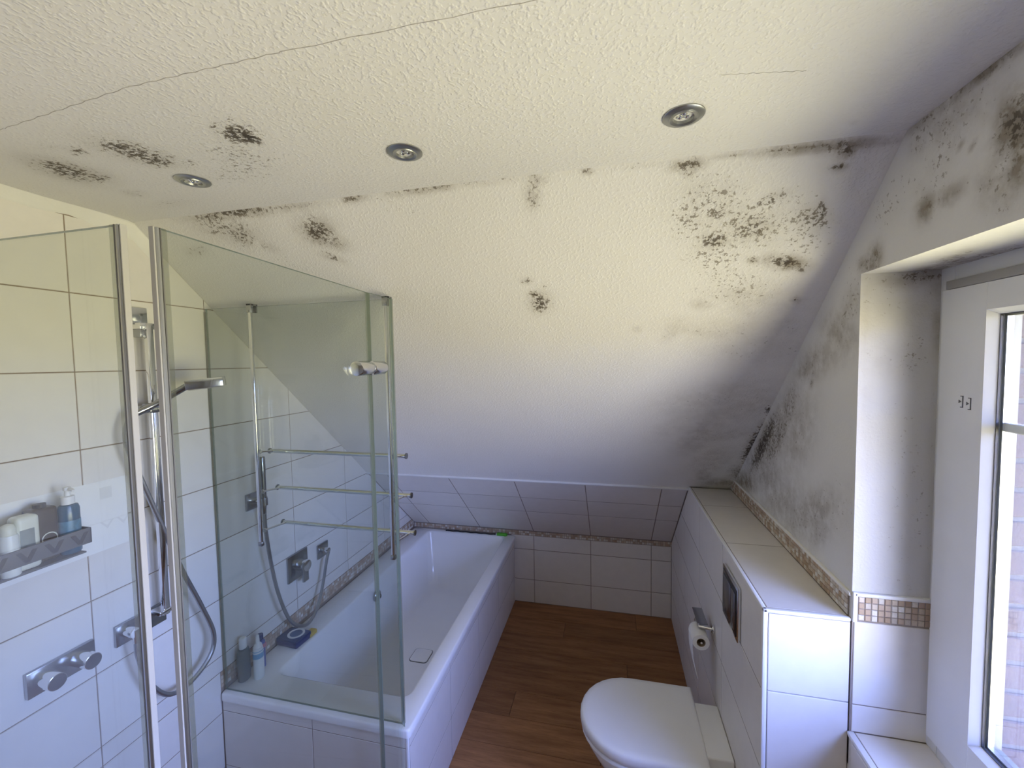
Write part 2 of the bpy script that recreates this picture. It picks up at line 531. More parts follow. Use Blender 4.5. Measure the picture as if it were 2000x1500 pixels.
def clear_glass(name, tint, haze=0.0, hazecol=(.8, .85, .9), wave=0.0, ior=1.45):
    m, t, b, o = nodes(name)
    t.nodes.remove(b)
    tr = t.nodes.new('ShaderNodeBsdfTransparent')
    tr.inputs[0].default_value = (*tint, 1)
    gl = t.nodes.new('ShaderNodeBsdfGlossy')
    gl.inputs['Roughness'].default_value = 0.03
    fr = t.nodes.new('ShaderNodeFresnel')
    gb = t.nodes.new('ShaderNodeNewGeometry')
    t.links.new(maprange(t, gb.outputs['Backfacing'], 0, 1, ior, 1 / ior), fr.inputs[0])
    mx = t.nodes.new('ShaderNodeMixShader')
    t.links.new(fr.outputs[0], mx.inputs[0])
    last = tr.outputs[0]
    if haze:
        tl = t.nodes.new('ShaderNodeBsdfTranslucent'); tl.inputs[0].default_value = (*hazecol, 1)
        m2 = t.nodes.new('ShaderNodeMixShader')
        if wave:
            nw = noise(t, wave, 3)
            t.links.new(maprange(t, nw.outputs[0], .35, .65, haze * .5, min(1, haze * 1.6)), m2.inputs[0])
            bn = t.nodes.new('ShaderNodeBump'); bn.inputs['Strength'].default_value = .5; bn.inputs['Distance'].default_value = .002
            t.links.new(nw.outputs[0], bn.inputs['Height'])
            t.links.new(bn.outputs[0], gl.inputs['Normal'])
        else:
            m2.inputs[0].default_value = haze
        t.links.new(tr.outputs[0], m2.inputs[1]); t.links.new(tl.outputs[0], m2.inputs[2])
        last = m2.outputs[0]
    t.links.new(last, mx.inputs[1]); t.links.new(gl.outputs[0], mx.inputs[2])
    t.links.new(mx.outputs[0], o.inputs[0])
    return m

def wood_mat(name):
    m, t, b, o = nodes(name)
    g = t.nodes.new('ShaderNodeNewGeometry')
    oi = t.nodes.new('ShaderNodeObjectInfo')
    mp = t.nodes.new('ShaderNodeMapping')
    t.links.new(g.outputs['Position'], mp.inputs['Vector'])
    mp.inputs['Scale'].default_value = (1.0, 9.0, 1.0)
    cx = t.nodes.new('ShaderNodeCombineXYZ')
    t.links.new(math_(t, 'MULTIPLY', oi.outputs['Random'], 40.0), cx.inputs[0])
    t.links.new(cx.outputs[0], mp.inputs['Location'])
    n = noise(t, 2.6, 6, .62, mp.outputs[0])
    n2 = noise(t, 16, 4, .6, mp.outputs[0])
    c = mixc(t, maprange(t, n.outputs[0], .32, .68), (.42, .205, .085), (.235, .108, .044))
    c = mixc(t, maprange(t, n2.outputs[0], .5, .75, 0, .5), c, (.15, .066, .028))
    hs = t.nodes.new('ShaderNodeHueSaturation')
    t.links.new(c, hs.inputs['Color'])
    t.links.new(maprange(t, oi.outputs['Random'], 0, 1, .85, 1.12), hs.inputs['Value'])
    t.links.new(hs.outputs[0], b.inputs['Base Color'])
    b.inputs['Roughness'].default_value = 0.55
    b.inputs['Specular IOR Level'].default_value = 0.3
    bump(t, b, n2.outputs[0], .15, .001)
    return m

M_TILE = tile_mat('cream_tile', (.80, .77, .725))
M_GROUT = plain('brown_grout', (.33, .26, .20), .9, var=.2, vscale=40)
M_GROUT_L = plain('grey_grout', (.32, .27, .23), .9, var=.15, vscale=40)
M_MOS = mosaic_mat('beige_mosaic', False)
M_MOS_I = mosaic_mat('beige_mosaic_joined', True)
M_CEIL = plaster('mouldy_woodchip', 1.0)
M_WALL = plaster('mouldy_wall', .45, (.75, .74, .70))
M_REVEAL = plaster('dimmed_reveal_wall', .45, (.62, .61, .59))  # same wall paint, colour darkened to hold down the window light here
M_PLAIN = plaster('plain_woodchip', .6, mold=False)
M_WHITE = plain('white_trim', (.82, .82, .81), .4, var=.04)
M_CAULK = plain('rough_caulk', (.84, .83, .78), .8, var=.05, bstr=.6, bscale=50)
M_PVC = plain('white_pvc', (.80, .81, .82), .35, var=.03)
M_PVC_OUT = plain('dimmed_pvc', (.15, .15, .11), .5, var=.15)  # white pvc darkened in colour to tone down the daylight falling on it
M_GASKET = plain('dark_gasket', (.03, .03, .035), .6)
M_STRIP = plain('grey_strip', (.38, .37, .35), .5)
M_ENAMEL = plain('white_enamel', (.86, .86, .85), .12, var=.02)
M_CERAMIC = plain('white_ceramic', (.84, .84, .83), .15, var=.02)
M_LID = plain('white_lid', (.84, .84, .83), .28, var=.02)
M_CHROME = plain('chrome', (.78, .79, .80), .12, 1.0, var=.03)
M_SATIN = plain('satin_steel', (.42, .43, .42), .36, 1.0, var=.05)
M_CHROME_D = plain('dark_chrome', (.38, .39, .41), .22, 1.0, var=.05)
M_HOSE = plain('metal_hose', (.42, .43, .45), .35, .9, var=.1, vscale=200)
M_GLASS = clear_glass('shower_glass', (.915, .935, .915))
M_EDGE = plain('glass_edge', (.27, .34, .29), .15, var=.1, spec=.8)
M_SEAL = clear_glass('clear_seal', (.93, .94, .90), .22, (.78, .78, .72))
M_MAGNET = plain('grey_magnet_strip', (.36, .355, .34), .5)
M_GASKET_G = plain('grey_gasket', (.12, .12, .115), .5)
M_WOOD = wood_mat('oak_floor')
M_PAPER = plain('tissue', (.82, .81, .79), .95, var=.04, bstr=.4, bscale=150)
M_CARD = plain('cardboard', (.35, .27, .18), .9)
M_BLACK = plain('black_rubber', (.012, .012, .012), .55)
M_DARK = plain('dark_metal_shelf', (.135, .135, .15), .45, .2)
M_VMARK = plain('shelf_cutout', (.045, .045, .055), .7)
M_BRICK = plain('red_brick', (.040, .020, .019), .9, var=.35, vscale=25, bstr=.5)
M_MORTAR = plain('mortar', (.055, .052, .055), .95, var=.15)
M_OBSCURE = clear_glass('obscure_glass', (.97, .98, .97), .012, (.8, .85, .95), 160, 1.65)
M_PANE = clear_glass('window_glass', (.97, .98, .97), ior=1.65)
M_LED = plain('lamp_lens', (.55, .56, .52), .12, .2, var=.2, vscale=80)
M_LENSD = plain('lamp_recess', (.16, .16, .15), .3, .6)

# ------------------------------------------------------------------ tiles and plaster sheets
def clip(poly, a, b, c):
    out = []
    for i, p in enumerate(poly):
        q = poly[(i + 1) % len(poly)]
        dp, dq = a * p[0] + b * p[1] - c, a * q[0] + b * q[1] - c
        if dp <= 0: out.append(p)
        if dp * dq < 0:
            k = dp / (dp - dq)
            out.append((p[0] + (q[0] - p[0]) * k, p[1] + (q[1] - p[1]) * k))
    return out

def area(poly):
    return .5 * sum(p[0] * q[1] - q[0] * p[1] for p, q in zip(poly, poly[1:] + poly[:1]))

def inset(poly, d):
    out = []
    n = len(poly)
    for i in range(n):
        a, b, c = Vector(poly[i - 1]), Vector(poly[i]), Vector(poly[(i + 1) % n])
        e1, e2 = (b - a).normalized(), (c - b).normalized()
        n1, n2 = Vector((-e1.y, e1.x)), Vector((-e2.y, e2.x))
        k = n1 + n2
        l = max(.25, 1 + n1.dot(n2))
        q = b + k * (d / l)
        out.append((q.x, q.y))
    return out

_tile_cache = {}
def tile(parent, name, mat, O, u, v, poly, t=.005, ch=.0012, z=0.0):
    cu = sum(p[0] for p in poly) / len(poly); cv = sum(p[1] for p in poly) / len(poly)
    loc = [(p[0] - cu, p[1] - cv) for p in poly]
    key = (name, mat.name, tuple((round(a, 4), round(b, 4)) for a, b in loc))
    me = _tile_cache.get(key)
    if me is None:
        bm = bmesh.new()
        ins = inset(loc, ch)
        r0 = [bm.verts.new((a, b, -t)) for a, b in loc]
        r1 = [bm.verts.new((a, b, -ch * .8)) for a, b in loc]
        r2 = [bm.verts.new((a, b, 0)) for a, b in ins]
        n = len(loc)
        for A, B in ((r0, r1), (r1, r2)):
            for k in range(n):
                bm.faces.new((A[k], A[(k + 1) % n], B[(k + 1) % n], B[k]))
        bm.faces.new(r2); bm.faces.new(r0[::-1])
        me = bpy.data.meshes.new(name); bm.to_mesh(me); bm.free()
        me.materials.append(mat)
        _tile_cache[key] = me
    o = bpy.data.objects.new(name, me)
    COL.objects.link(o)
    o.parent = parent
    u, v = Vector(u), Vector(v)
    nr = u.cross(v)
    P = Vector(O) + u * cu + v * cv + nr * z
    o.matrix_local = Matrix(((u.x, v.x, nr.x, P.x), (u.y, v.y, nr.y, P.y), (u.z, v.z, nr.z, P.z), (0, 0, 0, 1)))
    return o

def tile_grid(parent, mat, O, u, v, us, vs_, clips=(), gap=.0035, name='tile', keep=None, z=0.0):
    for a, b in zip(us[:-1], us[1:]):
        for c, d in zip(vs_[:-1], vs_[1:]):
            g = gap / 2
            poly = [(a + g, c + g), (b - g, c + g), (b - g, d - g), (a + g, d - g)]
            for cl in clips:
                poly = clip(poly, *cl)
                if len(poly) < 3: break
            if len(poly) < 3 or area(poly) < 2e-4 * (1 if name == 'tile' else .05): continue
            if keep and not keep(a, c): continue
            tile(parent, name, mat, O, u, v, poly, z=z)

def lines(start, step, lo, hi):
    k = math.ceil((lo - start) / step - 1e-9)
    out = [lo]
    while start + k * step < hi - 1e-6:
        if start + k * step > lo + .006: out.append(start + k * step)
        k += 1
    if hi - out[-1] < .006 and len(out) > 1: out.pop()
    return out + [hi]

def frange(a, b, step, brk=()):
    n = max(1, round((b - a) / step))
    s = [a + (b - a) * i / n for i in range(n + 1)]
    for x in brk:
        if a < x < b:
            k = min(range(len(s)), key=lambda i: abs(s[i] - x)); s[k] = x
    return s

def sheet(name, mat, O, u, v, us, vs_, blots, keep=None, parent=None):
    """a plaster surface as a fine grid that carries the mould density"""
    O, u, v = Vector(O), Vector(u), Vector(v)
    inv = []
    for cx, cy, ax, ay, bx, by, d, s in blots:
        det = ax * by - ay * bx
        if abs(det) < 1e-9: continue
        inv.append((cx, cy, by / det, -bx / det, -ay / det, ax / det, d, s, 2.2 * (abs(ax) + abs(bx)), 2.2 * (abs(ay) + abs(by))))
    V = []; D = []; S = []
    for b in vs_:
        row = [q for q in inv if abs(b - q[1]) < q[9]]
        for a in us:
            V.append(O + u * a + v * b)
            d = s = 0.0
            for q in row:
                dx, dy = a - q[0], b - q[1]
                if abs(dx) > q[8]: continue
                e, f = q[2] * dx + q[3] * dy, q[4] * dx + q[5] * dy
                k = math.exp(-.62 * (e * e + f * f) ** 1.25)
                d = max(d, q[6] * k); s = max(s, q[7] * k)
            D.append(d); S.append(s)
    F = []
    n = len(us)
    for j in range(len(vs_) - 1):
        for i in range(n - 1):
            if keep and not keep((us[i] + us[i + 1]) / 2, (vs_[j] + vs_[j + 1]) / 2): continue
            F.append((j * n + i, j * n + i + 1, (j + 1) * n + i + 1, (j + 1) * n + i))
    me = bpy.data.meshes.new(name)
    me.from_pydata(V, [], F)
    for nm, dat in (('mold', D), ('smear', S)):
        at = me.attributes.new(nm, 'FLOAT', 'POINT')
        at.data.foreach_set('value', dat)
    me.materials.append(mat)
    return link(bpy.data.objects.new(name, me), parent)

def slab(name, poly, O, u, v, nrm, t, mat):
    return tag(MB().prism(poly, O, u, v, nrm, t).build(name, mat, smooth=0), kind='structure')

X, Y, Z = Vector((1, 0, 0)), Vector((0, 1, 0)), Vector((0, 0, 1))
SLOPE_A, SLOPE_C = 0.6677, 0.6677 * YC + 0.7444 * H      # 0.6677*y + 0.7444*z <= C inside the room

# ------------------------------------------------------------------ floor
fl = slab('floor', [(-.2, YB - .1), (XR + .2, YB - .1), (XR + .2, .2), (-.2, .2)], (0, 0, -.004), X, Y, -Z, .1, plain('floor_gap', (.05, .028, .015), .9))
PW = .182
k = 0
yy = -.02 + 0.0
while yy > YB:
    off = [0.45, 1.32, .83, 1.75, .2, 1.1, 1.6][k % 7]
    xs_ = [x for x in (off - 1.38, off, off + 1.38) if -.0 < x < XR]
    xs_ = [0.0] + xs_ + [XR]
    for a, b in zip(xs_[:-1], xs_[1:]):
        g = .0012
        y0 = max(yy - PW, YB)
        y1 = min(yy, 0) if k else 0.0
        tile(fl, 'plank', M_WOOD, (0, 0, 0), X, Y, [(a + g, y0 + g), (b - g, y0 + g), (b - g, y1 - g), (a + g, y1 - g)], t=.004, ch=.0008)
    yy -= PW; k += 1

# ------------------------------------------------------------------ left wall, tiled up to the ceiling
wl = slab('wall_left', [(YB - .1, -.1), (.15, -.1), (.15, .6), (YC, H + .1), (YB - .1, H + .1)], (-.0018, 0, 0), Y, Z, -X, .12, M_GROUT)
tile_grid(wl, M_TILE, (0, 0, 0), Y, Z, lines(-2.2855, TW, YB, 0.0), lines(.2002, TH, .632, 2.442),
          [(0.6677, 0.7444, SLOPE_C - .001)])
tile_grid(wl, M_TILE, (0, 0, 0), Y, Z, lines(-2.2855, TW, YB, -1.85), lines(.2002, TH, 0, .632))
# mosaic band above the bath rim
tile_grid(wl, M_MOS, (0, 0, 0), Y, Z, lines(-1.85, .0168, -1.85, -.80), [.560, .5775, .595, .6125, .630], gap=.002, name='mosaic_tile')
mb = MB()
for a in lines(-.80, .0168, -.80, -.005)[:-1]:
    for c in (.560, .5775, .595, .6125):
        mb.box(-.004, 0, a + .001, a + .0158, c + .001, c + .0165)
tag(mb.build('mosaic_tile', M_MOS_I, wl, 0), kind='stuff')
# rough white filler along the ceiling
mb = MB()
ys = frange(-3.6, -2.03, .03)
rings = []
for y in ys:
    w1 = .032 + .010 * math.sin(y * 31) * math.sin(y * 11 + 1) + (.02 if y > -2.16 else 0)
    w2 = .012 + .004 * math.sin(y * 23 + 2)
    top = min(H + .001, (SLOPE_C - .6677 * y) / .7444 + .002)
    rings.append([Vector((-.001, y, top)), Vector((-.001, y, top - w1 - .008)), Vector((.005, y, top - w1)), Vector((w2 * .8 + .004, y, top - .004)), Vector((w2 + .006, y, top))])
tag(mb.loops(rings).build('trim_1', M_CAULK), kind='structure')

# ------------------------------------------------------------------ far knee wall
wf = slab('wall_far', [(-.1, -.1), (XR + .1, -.1), (XR + .1, .75), (-.1, .75)], (0, .0018, 0), X, Z, Y, .1, M_GROUT_L)
tile_grid(wf, M_TILE, (0, 0, 0), X, Z, lines(1.0463, TW, .86, XS), [0, .190, .440, .555], gap=.0045)
mb = MB()
for a in lines(0, .0168, 0.002, XS - .002)[:-1]:
    for c in (.556, .573):
        mb.box(a + .001, a + .0158, -.0005, .005, c + .001, c + .0158)
tag(mb.build('mosaic_tile', M_MOS_I, wf, 0), kind='stuff')

# ------------------------------------------------------------------ sloping ceiling
s_len = 1.898
so = Vector((0, YC, H))
sl_o = sheet('ceiling_slope', M_CEIL, so, X, SD, frange(-.02, XR + .02, .0115), frange(0, s_len, .0115), [(*q[:7], q[7] * (1.3 if q[1] < .6 else .72)) for q in MOLD_SLOPE])
tag(sl_o, kind='structure')
MB().prism([(-.2, -.15), (XR + .3, -.15), (XR + .3, 3.0), (-.2, 3.0)], so - SN * .006, X, SD, -SN, .08).build('backing', M_PLAIN, sl_o, 0)
# tiled foot of the slope
st = slab('wall_slope_foot', [(0.0, s_len), (XS + .02, s_len), (XS + .02, 2.825), (0.0, 2.825)], so + SN * .0001, X, SD, -SN, .004, M_GROUT_L)
tile_grid(st, M_TILE, so + SN * .0008, X, -SD, lines(1.0463, TW, 0.003, XS), [-2.81, -2.41, -2.168, -s_len - .006], gap=.005)
mb = MB()
mb.box(0, XS + .22, s_len - .007, s_len + .007, 0, .013, .003, M=Matrix(((1, 0, 0, so.x), (0, SD.y, SN.y, so.y), (0, SD.z, SN.z, so.z), (0, 0, 0, 1))))
tag(mb.build('trim_2', M_WHITE), kind='structure')

# ------------------------------------------------------------------ flat ceiling with its crack
ce = sheet('ceiling', M_CEIL, (0, 0, H), X, Y, frange(-.05, XR + .05, .0125), frange(YB - .05, YC, .0125), MOLD_CEIL)
tag(ce, kind='structure')
MB().box(-.2, XR + .4, YB - .2, YC + .02, H + .006, H + .1).build('backing', M_PLAIN, ce, 0)
mb = MB()
for (xa, ya), (xb, yb), wd in (((-.0, -2.60), (.40, -2.615), .0011), ((.40, -2.615), (.80, -2.651), .0012), ((.80, -2.651), (1.13, -2.655), .0014), ((1.13, -2.655), (2.0, -2.645), .0011), ((1.853, -2.41), (2.0, -2.383), .0007)):
    n = 26
    rings = []
    for i in range(n + 1):
        t = i / n
        x, y = xa + (xb - xa) * t, ya + (yb - ya) * t + .0014 * math.sin(37 * (xa + t) + 11 * t)
        ww = .42 * wd * (.6 + .5 * abs(math.sin(23 * t + xa * 9)))
        rings.append([Vector((x, y - ww, H - .0006)), Vector((x, y + ww, H - .0006)), Vector((x, y + ww, H + .002)), Vector((x, y - ww, H + .002))])
    mb.loops(rings)
mb.build('crack', plain('crack_line', (.60, .57, .53), .95, var=.4, vscale=60), ce, 0)  # crack drawn as thin strips, darker than the plaster

# ------------------------------------------------------------------ right wall with the window opening
def rw_keep(y, z):
    if .6677 * y + .7444 * z > SLOPE_C + .03: return False
    if YN < y < YS and ZSILL < z < ZN: return False
    return True
wr = sheet('wall_right', M_WALL, (XR, 0, 0), -Y, Z, [-q for q in frange(YB - .05, .05, .0145, (YN, YS))][::-1], frange(-.05, H + .05, .0145, (ZSILL, ZN)),
           [(-a, b, -c, d, -e, f, g, h * 1.35) for a, b, c, d, e, f, g, h in MOLD_RIGHT], keep=lambda u_, z: rw_keep(-u_, z))
tag(wr, kind='structure')
MB().box(XR + .008, XR + .05, YS + .004, .1, -.1, H + .1).build('backing', M_PLAIN, wr, 0)
tile_grid(wr, M_TILE, (XR, 0, 0), -Y, Z, lines(-YS, TW, -YS + .02, -YB), [0, .137, .387, .637, .868], z=.003)
# window reveal, lintel and sill
rv = sheet('wall_reveal', M_REVEAL, (0, YS, 0), X, Z, frange(XR, 2.62, .0145), frange(1.296, ZN, .0145), MOLD_REVEAL)
tag(rv, kind='structure')
MB().box(XR + .004, 2.62, YS + .005, YS + .06, ZSILL - .2, ZN + .1).build('backing', M_PLAIN, rv, 0)
ln = sheet('wall_lintel', M_WALL, (0, 0, ZN), X, -Y, frange(XR, 2.62, .0145), [-q for q in frange(YN, YS, .0145)][::-1], [(a, -b, c, -d, e, -f, g, h) for a, b, c, d, e, f, g, h in MOLD_LINTEL])
tag(ln, kind='structure')
MB().box(XR + .006, 2.62, YN - .05, YS + .05, ZN + .005, H + .15).build('backing', M_PLAIN, ln, 0)
nr = slab('wall_reveal_near', [(XR, ZSILL - .1), (2.62, ZSILL - .1), (2.62, ZN + .1), (XR, ZN + .1)], (0, YN, 0), X, Z, -Y, .06, M_PLAIN)
wb = slab('wall_back', [(-.2, -.1), (XR + .2, -.1), (XR + .2, H + .1), (-.2, H + .1)], (0, YB, 0), X, Z, -Y, .1, plain('back_wall_paint', (.45, .40, .35), .8))
# tiled foot of the reveal, with mosaic band and white edge trims
tile_grid(rv, M_TILE, (0, YS - .002, 0), X, Z, [XR + .003, XW + .02], [ZSILL, .970, 1.215], z=.0)
MB().box(XR, 2.6, YS - .0035, YS + .003, ZSILL - .1, 1.29).build('grout_bed', M_GROUT_L, rv, 0)
tile_grid(rv, M_MOS, (0, YS - .002, 0), X, Z, [2.3315 + .0157 * i for i in range(13)], [1.2175 + .0173 * i for i in range(5)], gap=.0022, name='mosaic_tile', z=.0035)
for o in rv.children:
    if o.name.startswith('tile'): o.location.y -= .0035
tag(MB().box(XR + .002, 2.53, YS - .009, YS + .004, 1.2870, 1.298, .003).box(XR - .001, XR + .011, YS - .009, YS + .004, 1.212, 1.2985, .003).build('trim_3', M_WHITE), kind='structure')
sill = tag(MB().box(XR + .004, 2.6, YN, YS - .002, ZSILL - .12, ZSILL - .0018).build('window_sill', M_GROUT_L, smooth=0), kind='structure')
tile_grid(sill, M_TILE, (0, 0, ZSILL), X, Y, [XR + .012, XW + .02], lines(YS, TW, YN, YS - .004))
tag(MB().box(XR - .006, XR + .012, YN, YS - .0025, ZSILL - .012, ZSILL + .001, .004).build('trim_4', M_WHITE), kind='structure')

# ------------------------------------------------------------------ boxed-out ledge behind the toilet
lg = tag(MB().prism([(YS + .0035, 0), (YS + .0035, ZS - .0016), (-.702, ZS - .0016), (-.003, ZK - .004), (-.003, 0)], (XS + .0015, 0, 0), Y, Z, X, .24).build('wall_ledge', M_GROUT_L, smooth=0), kind='structure')
tile_grid(lg, M_TILE, (XS, 0, 0), -Y, Z, lines(1.4580, TW, .004, -YS - .012), [0, .215, .465, .715, .965, ZS - .010],
          [(-0.6677, 0.7444, SLOPE_C - .008)], gap=.004, z=-.0008)
tile_grid(lg, M_TILE, (0, 0, ZS), X, Y, [XS + .012, XR - .002], lines(-1.4600, TW, YS + .011, -.708), gap=.004, z=-.0008)
tile_grid(lg, M_TILE, (0, YS, 0), X, Z, [XS + .013, XR - .001], [0, .220, .470, .720, .970, ZS - .011], gap=.0035, z=.0015)
tag(MB().box(XS - .0015, XS + .011, YS - .004, -.70, ZS - .010, ZS + .0012, .0035).box(XS - .0015, XR - .002, YS - .004, YS + .010, ZS - .0105, ZS + .0012, .0035)
    .box(XS - .0015, XS + .012, YS - .004, YS + .010, 0, ZS - .002, .0035).build('trim_5', M_WHITE), kind='structure')
# mosaic band at the back of the ledge
mo = tag(MB().box(XR - .003, XR + .004, YS + .012, -.72, ZS, 1.284).build('wall_mosaic_band', M_GROUT_L, smooth=0), kind='structure')
cols = [YS + .013 + .0163 * i for i in range(74)]
tile_grid(mo, M_MOS, (XR - .004, 0, 0), -Y, Z, [-q for q in cols[:42]][::-1], [ZS + .0015 + .0155 * i for i in range(5)], gap=.0022, name='mosaic_tile', z=.0015)
mb = MB()
for a in cols[41:-1]:
    for i in range(4):
        c = ZS + .0015 + .0155 * i
        mb.box(XR - .0055, XR, a + .001, a + .0153, c + .001, c + .0145)
tag(mb.build('mosaic_tile', M_MOS_I, mo, 0), kind='stuff')
tag(MB().box(XR - .008, XR + .004, YS, -.70, 1.2825, 1.294, .003).build('trim_6', M_CAULK), kind='structure')

# ------------------------------------------------------------------ window
win = thing('window_1', (XW, (YN + YS) / 2, ZSILL), None, None)
tag(win, kind='structure')
YM = -2.8635
fr = MB()
fr.box(XW, 2.585, YS - .042, YS + .006, ZSILL, ZN + .01, .004)
fr.box(XW, 2.585, YN - .006, YN + .042, ZSILL, ZN + .01, .004)
fr.box(XW, 2.585, YN + .042, YM - .02, 2.128, ZN + .008, .004).box(XW, 2.585, YM + .02, YS - .042, 2.128, ZN + .008, .004)
fr.box(XW, 2.585, YN + .042, YM - .02, ZSILL - .004, .950, .004).box(XW, 2.585, YM + .02, YS - .042, ZSILL - .004, .950, .004)
fr.box(XW, 2.585, YM - .02, YM + .02, ZSILL, ZN, .004)
fr.build('outer_frame', M_PVC, win)
for s in (0, 1):
    ya, yb = ((YM + .006, YS - .0235), (YN + .0235, YM - .006))[s]     # sash extent
    za, zb = .930, 2.150
    oa, ob, oz0, oz1 = ya + .134, yb - .134, 1.022, 2.062              # daylight opening
    sa = MB()
    for bx_ in ((ya, oa, za, zb - .026), (ob, yb, za, zb - .026), (oa, ob, za, oz0), (oa, ob, oz1, zb - .026)):
        sa.box(XW - .012, XW + .014, bx_[0], bx_[1], bx_[2], bx_[3], .0006, 1)
    sash = sa.build('sash', M_PVC, win)
    so_ = MB()
    for bx_ in ((ya + .02, oa + .006, za + .02, zb - .03), (ob - .006, yb - .02, za + .02, zb - .03), (oa + .006, ob - .006, za + .02, oz0 + .006), (oa + .006, ob - .006, oz1 - .006, zb - .03)):
        so_.box(XW + .014, XW + .050, bx_[0], bx_[1], bx_[2], bx_[3], .0006, 1)
    so_.build('outer_sash', M_PVC_OUT, sash)
    # sloping glazing beads
    for name_, m_, ins, x0, x1 in (('glazing_bead', M_PVC, .012, XW - .012, XW + .006),):
        o_ = [Vector((x0, oa, oz0)), Vector((x0, ob, oz0)), Vector((x0, ob, oz1)), Vector((x0, oa, oz1))]
        i_ = [Vector((x1, oa + ins, oz0 + ins)), Vector((x1, ob - ins, oz0 + ins)), Vector((x1, ob - ins, oz1 - ins)), Vector((x1, oa + ins, oz1 - ins))]
        b_ = [Vector((x1, oa - .002, oz0 - .002)), Vector((x1, ob + .002, oz0 - .002)), Vector((x1, ob + .002, oz1 + .002)), Vector((x1, oa - .002, oz1 + .002))]
        MB().loops([o_, i_, b_, o_], False, False).build(name_, m_, sash, 0)
    i0, i1, j0, j1 = oa + .012, ob - .012, oz0 + .012, oz1 - .012
    def ring(x0, x1, a, b, c, d, wd):
        return MB().box(x0, x1, a, a + wd, c, d).box(x0, x1, b - wd, b, c, d).box(x0, x1, a, b, c, c + wd).box(x0, x1, a, b, d - wd, d)
    ring(XW + .0055, XW + .010, i0 - .004, i1 + .004, j0 - .004, j1 + .004, .0055).build('gasket', M_GASKET, sash, 0)
    ring(XW + .015, XW + .027, i0 - .002, i1 + .002, j0 - .002, j1 + .002, .007).build('spacer', M_SATIN, sash, 0)
    MB().box(XW + .0105, XW + .014, i0 - .005, i1 + .005, j0 - .005, j1 + .005).build('pane', M_PANE, sash, 0)
    MB().box(XW + .028, XW + .032, i0 - .005, i1 + .005, j0 - .005, j1 + .005).build('pane', M_OBSCURE, sash, 0)
    MB().box(XW + .0155, XW + .0265, i0, i1, 1.786, 1.806, .003).build('glazing_bar', M_PVC, sash, 0)
    MB().box(XW - .0125, XW + .01, ya + .01, yb - .012, 2.1255, 2.1465, .001).build('cover_strip', M_STRIP, sash)
    MB().box(XW - .0005, XW + .006, yb + .0005, yb + .0055, .96, 1.845).box(XW - .0005, XW + .006, yb + .0005, yb + .0055, 1.93, 2.05).build('gap_seal', M_STRIP, sash, 0)
    if s == 0:
        mk = MB()
        for yc_, zc_ in ((-2.029, 1.846), (-2.052, 1.843)):
            x0, x1 = XW - .0128, XW - .0118
            mk.box(x0, x1, yc_ - .0016, yc_ + .0012, zc_ - .014, zc_ + .014)
            mk.box(x0, x1, yc_ - .0016, yc_ + .007, zc_ + .0125, zc_ + .0145).box(x0, x1, yc_ - .0016, yc_ + .007, zc_ - .0145, zc_ - .0125)
            mk.prism([(yc_ + .004, zc_), (yc_ + .012, zc_ + .004), (yc_ + .012, zc_ - .004)], (x0, 0, 0), Y, Z, X, .001)
        mk.build('setting_marks', plain('mark_ink', (.12, .12, .13), .6), sash, 0)
MB().box(2.5, 2.70, YN, YS, ZSILL - .05, ZSILL - .006).build('outer_sill', M_STRIP, win, 0)

# outside brick reveal, seen through the glass
wo = tag(MB().box(2.585, 2.90, YS - .036, YS + .25, -.2, 2.9).box(2.585, 2.90, YN - .4, YN + .036, -.2, 2.9)
         .box(2.585, 2.90, YN - .3, YS + .2, 2.155, 2.9).build('wall_outside', M_MORTAR, smooth=0), kind='structure')
z0 = .80
k = 0
while z0 < 2.2:
    cuts = [2.590, 2.70, 2.898] if k % 2 else [2.590, 2.79, 2.898]
    for a, b in zip(cuts[:-1], cuts[1:]):
        tile(wo, 'brick', M_BRICK, (0, YS - .036, 0), X, Z, [(a + .005, z0), (b - .005, z0), (b - .005, z0 + .062), (a + .005, z0 + .062)], t=.008, ch=.003, z=.006)
    z0 += .075; k += 1

# ------------------------------------------------------------------ bath surround and bathtub
ap = tag(MB().box(XBATH - .04, XBATH - .0128, YBATH + .0125, -.003, 0, ZRIM - .038).box(0, XBATH - .03, YBATH + .0125, YBATH + .04, 0, ZRIM - .038).build('wall_bath_surround', M_GROUT_L, smooth=0), kind='structure')
tile_grid(ap, M_TILE, (0, YBATH + .011, 0), X, Z, [.003, .453, XBATH - .022], [0, .211, .461, ZRIM - .022], gap=.003)
tile_grid(ap, M_TILE, (XBATH - .012, 0, 0), Y, Z, lines(YBATH + .45, TW, YBATH + .024, -.004), [0, .211, .461, ZRIM - .022], gap=.003)
tag(MB().box(XBATH - .0225, XBATH - .0105, YBATH + .0095, YBATH + .022, 0, ZRIM - .034, .003).build('trim_7', M_WHITE), kind='structure')
tub = thing('bathtub', (.47, -.93, 0), 'white enamel built-in bathtub with square rim under the sloping ceiling', 'bathtub')
x0, x1, y0, y1 = .003, XBATH, YBATH, -.004
n = 8
rg = []
rg.append(rrect(x0 + .008, x1 - .008, y0 + .008, y1, .012, ZRIM - .036, n))
rg.append(rrect(x0, x1, y0, y1, .016, ZRIM - .033, n))
rg.append(rrect(x0, x1, y0, y1, .016, ZRIM - .008, n))
rg.append(rrect(x0 + .003, x1 - .003, y0 + .003, y1, .016, ZRIM - .002, n))
rg.append(rrect(x0 + .008, x1 - .008, y0 + .008, y1, .016, ZRIM, n))
ix0, ix1, iy0, iy1 = .155, .812, -1.705, -.045
rg.append(rrect(ix0 - .012, ix1 + .012, iy0 - .012, iy1 + .012, .045, ZRIM, n))
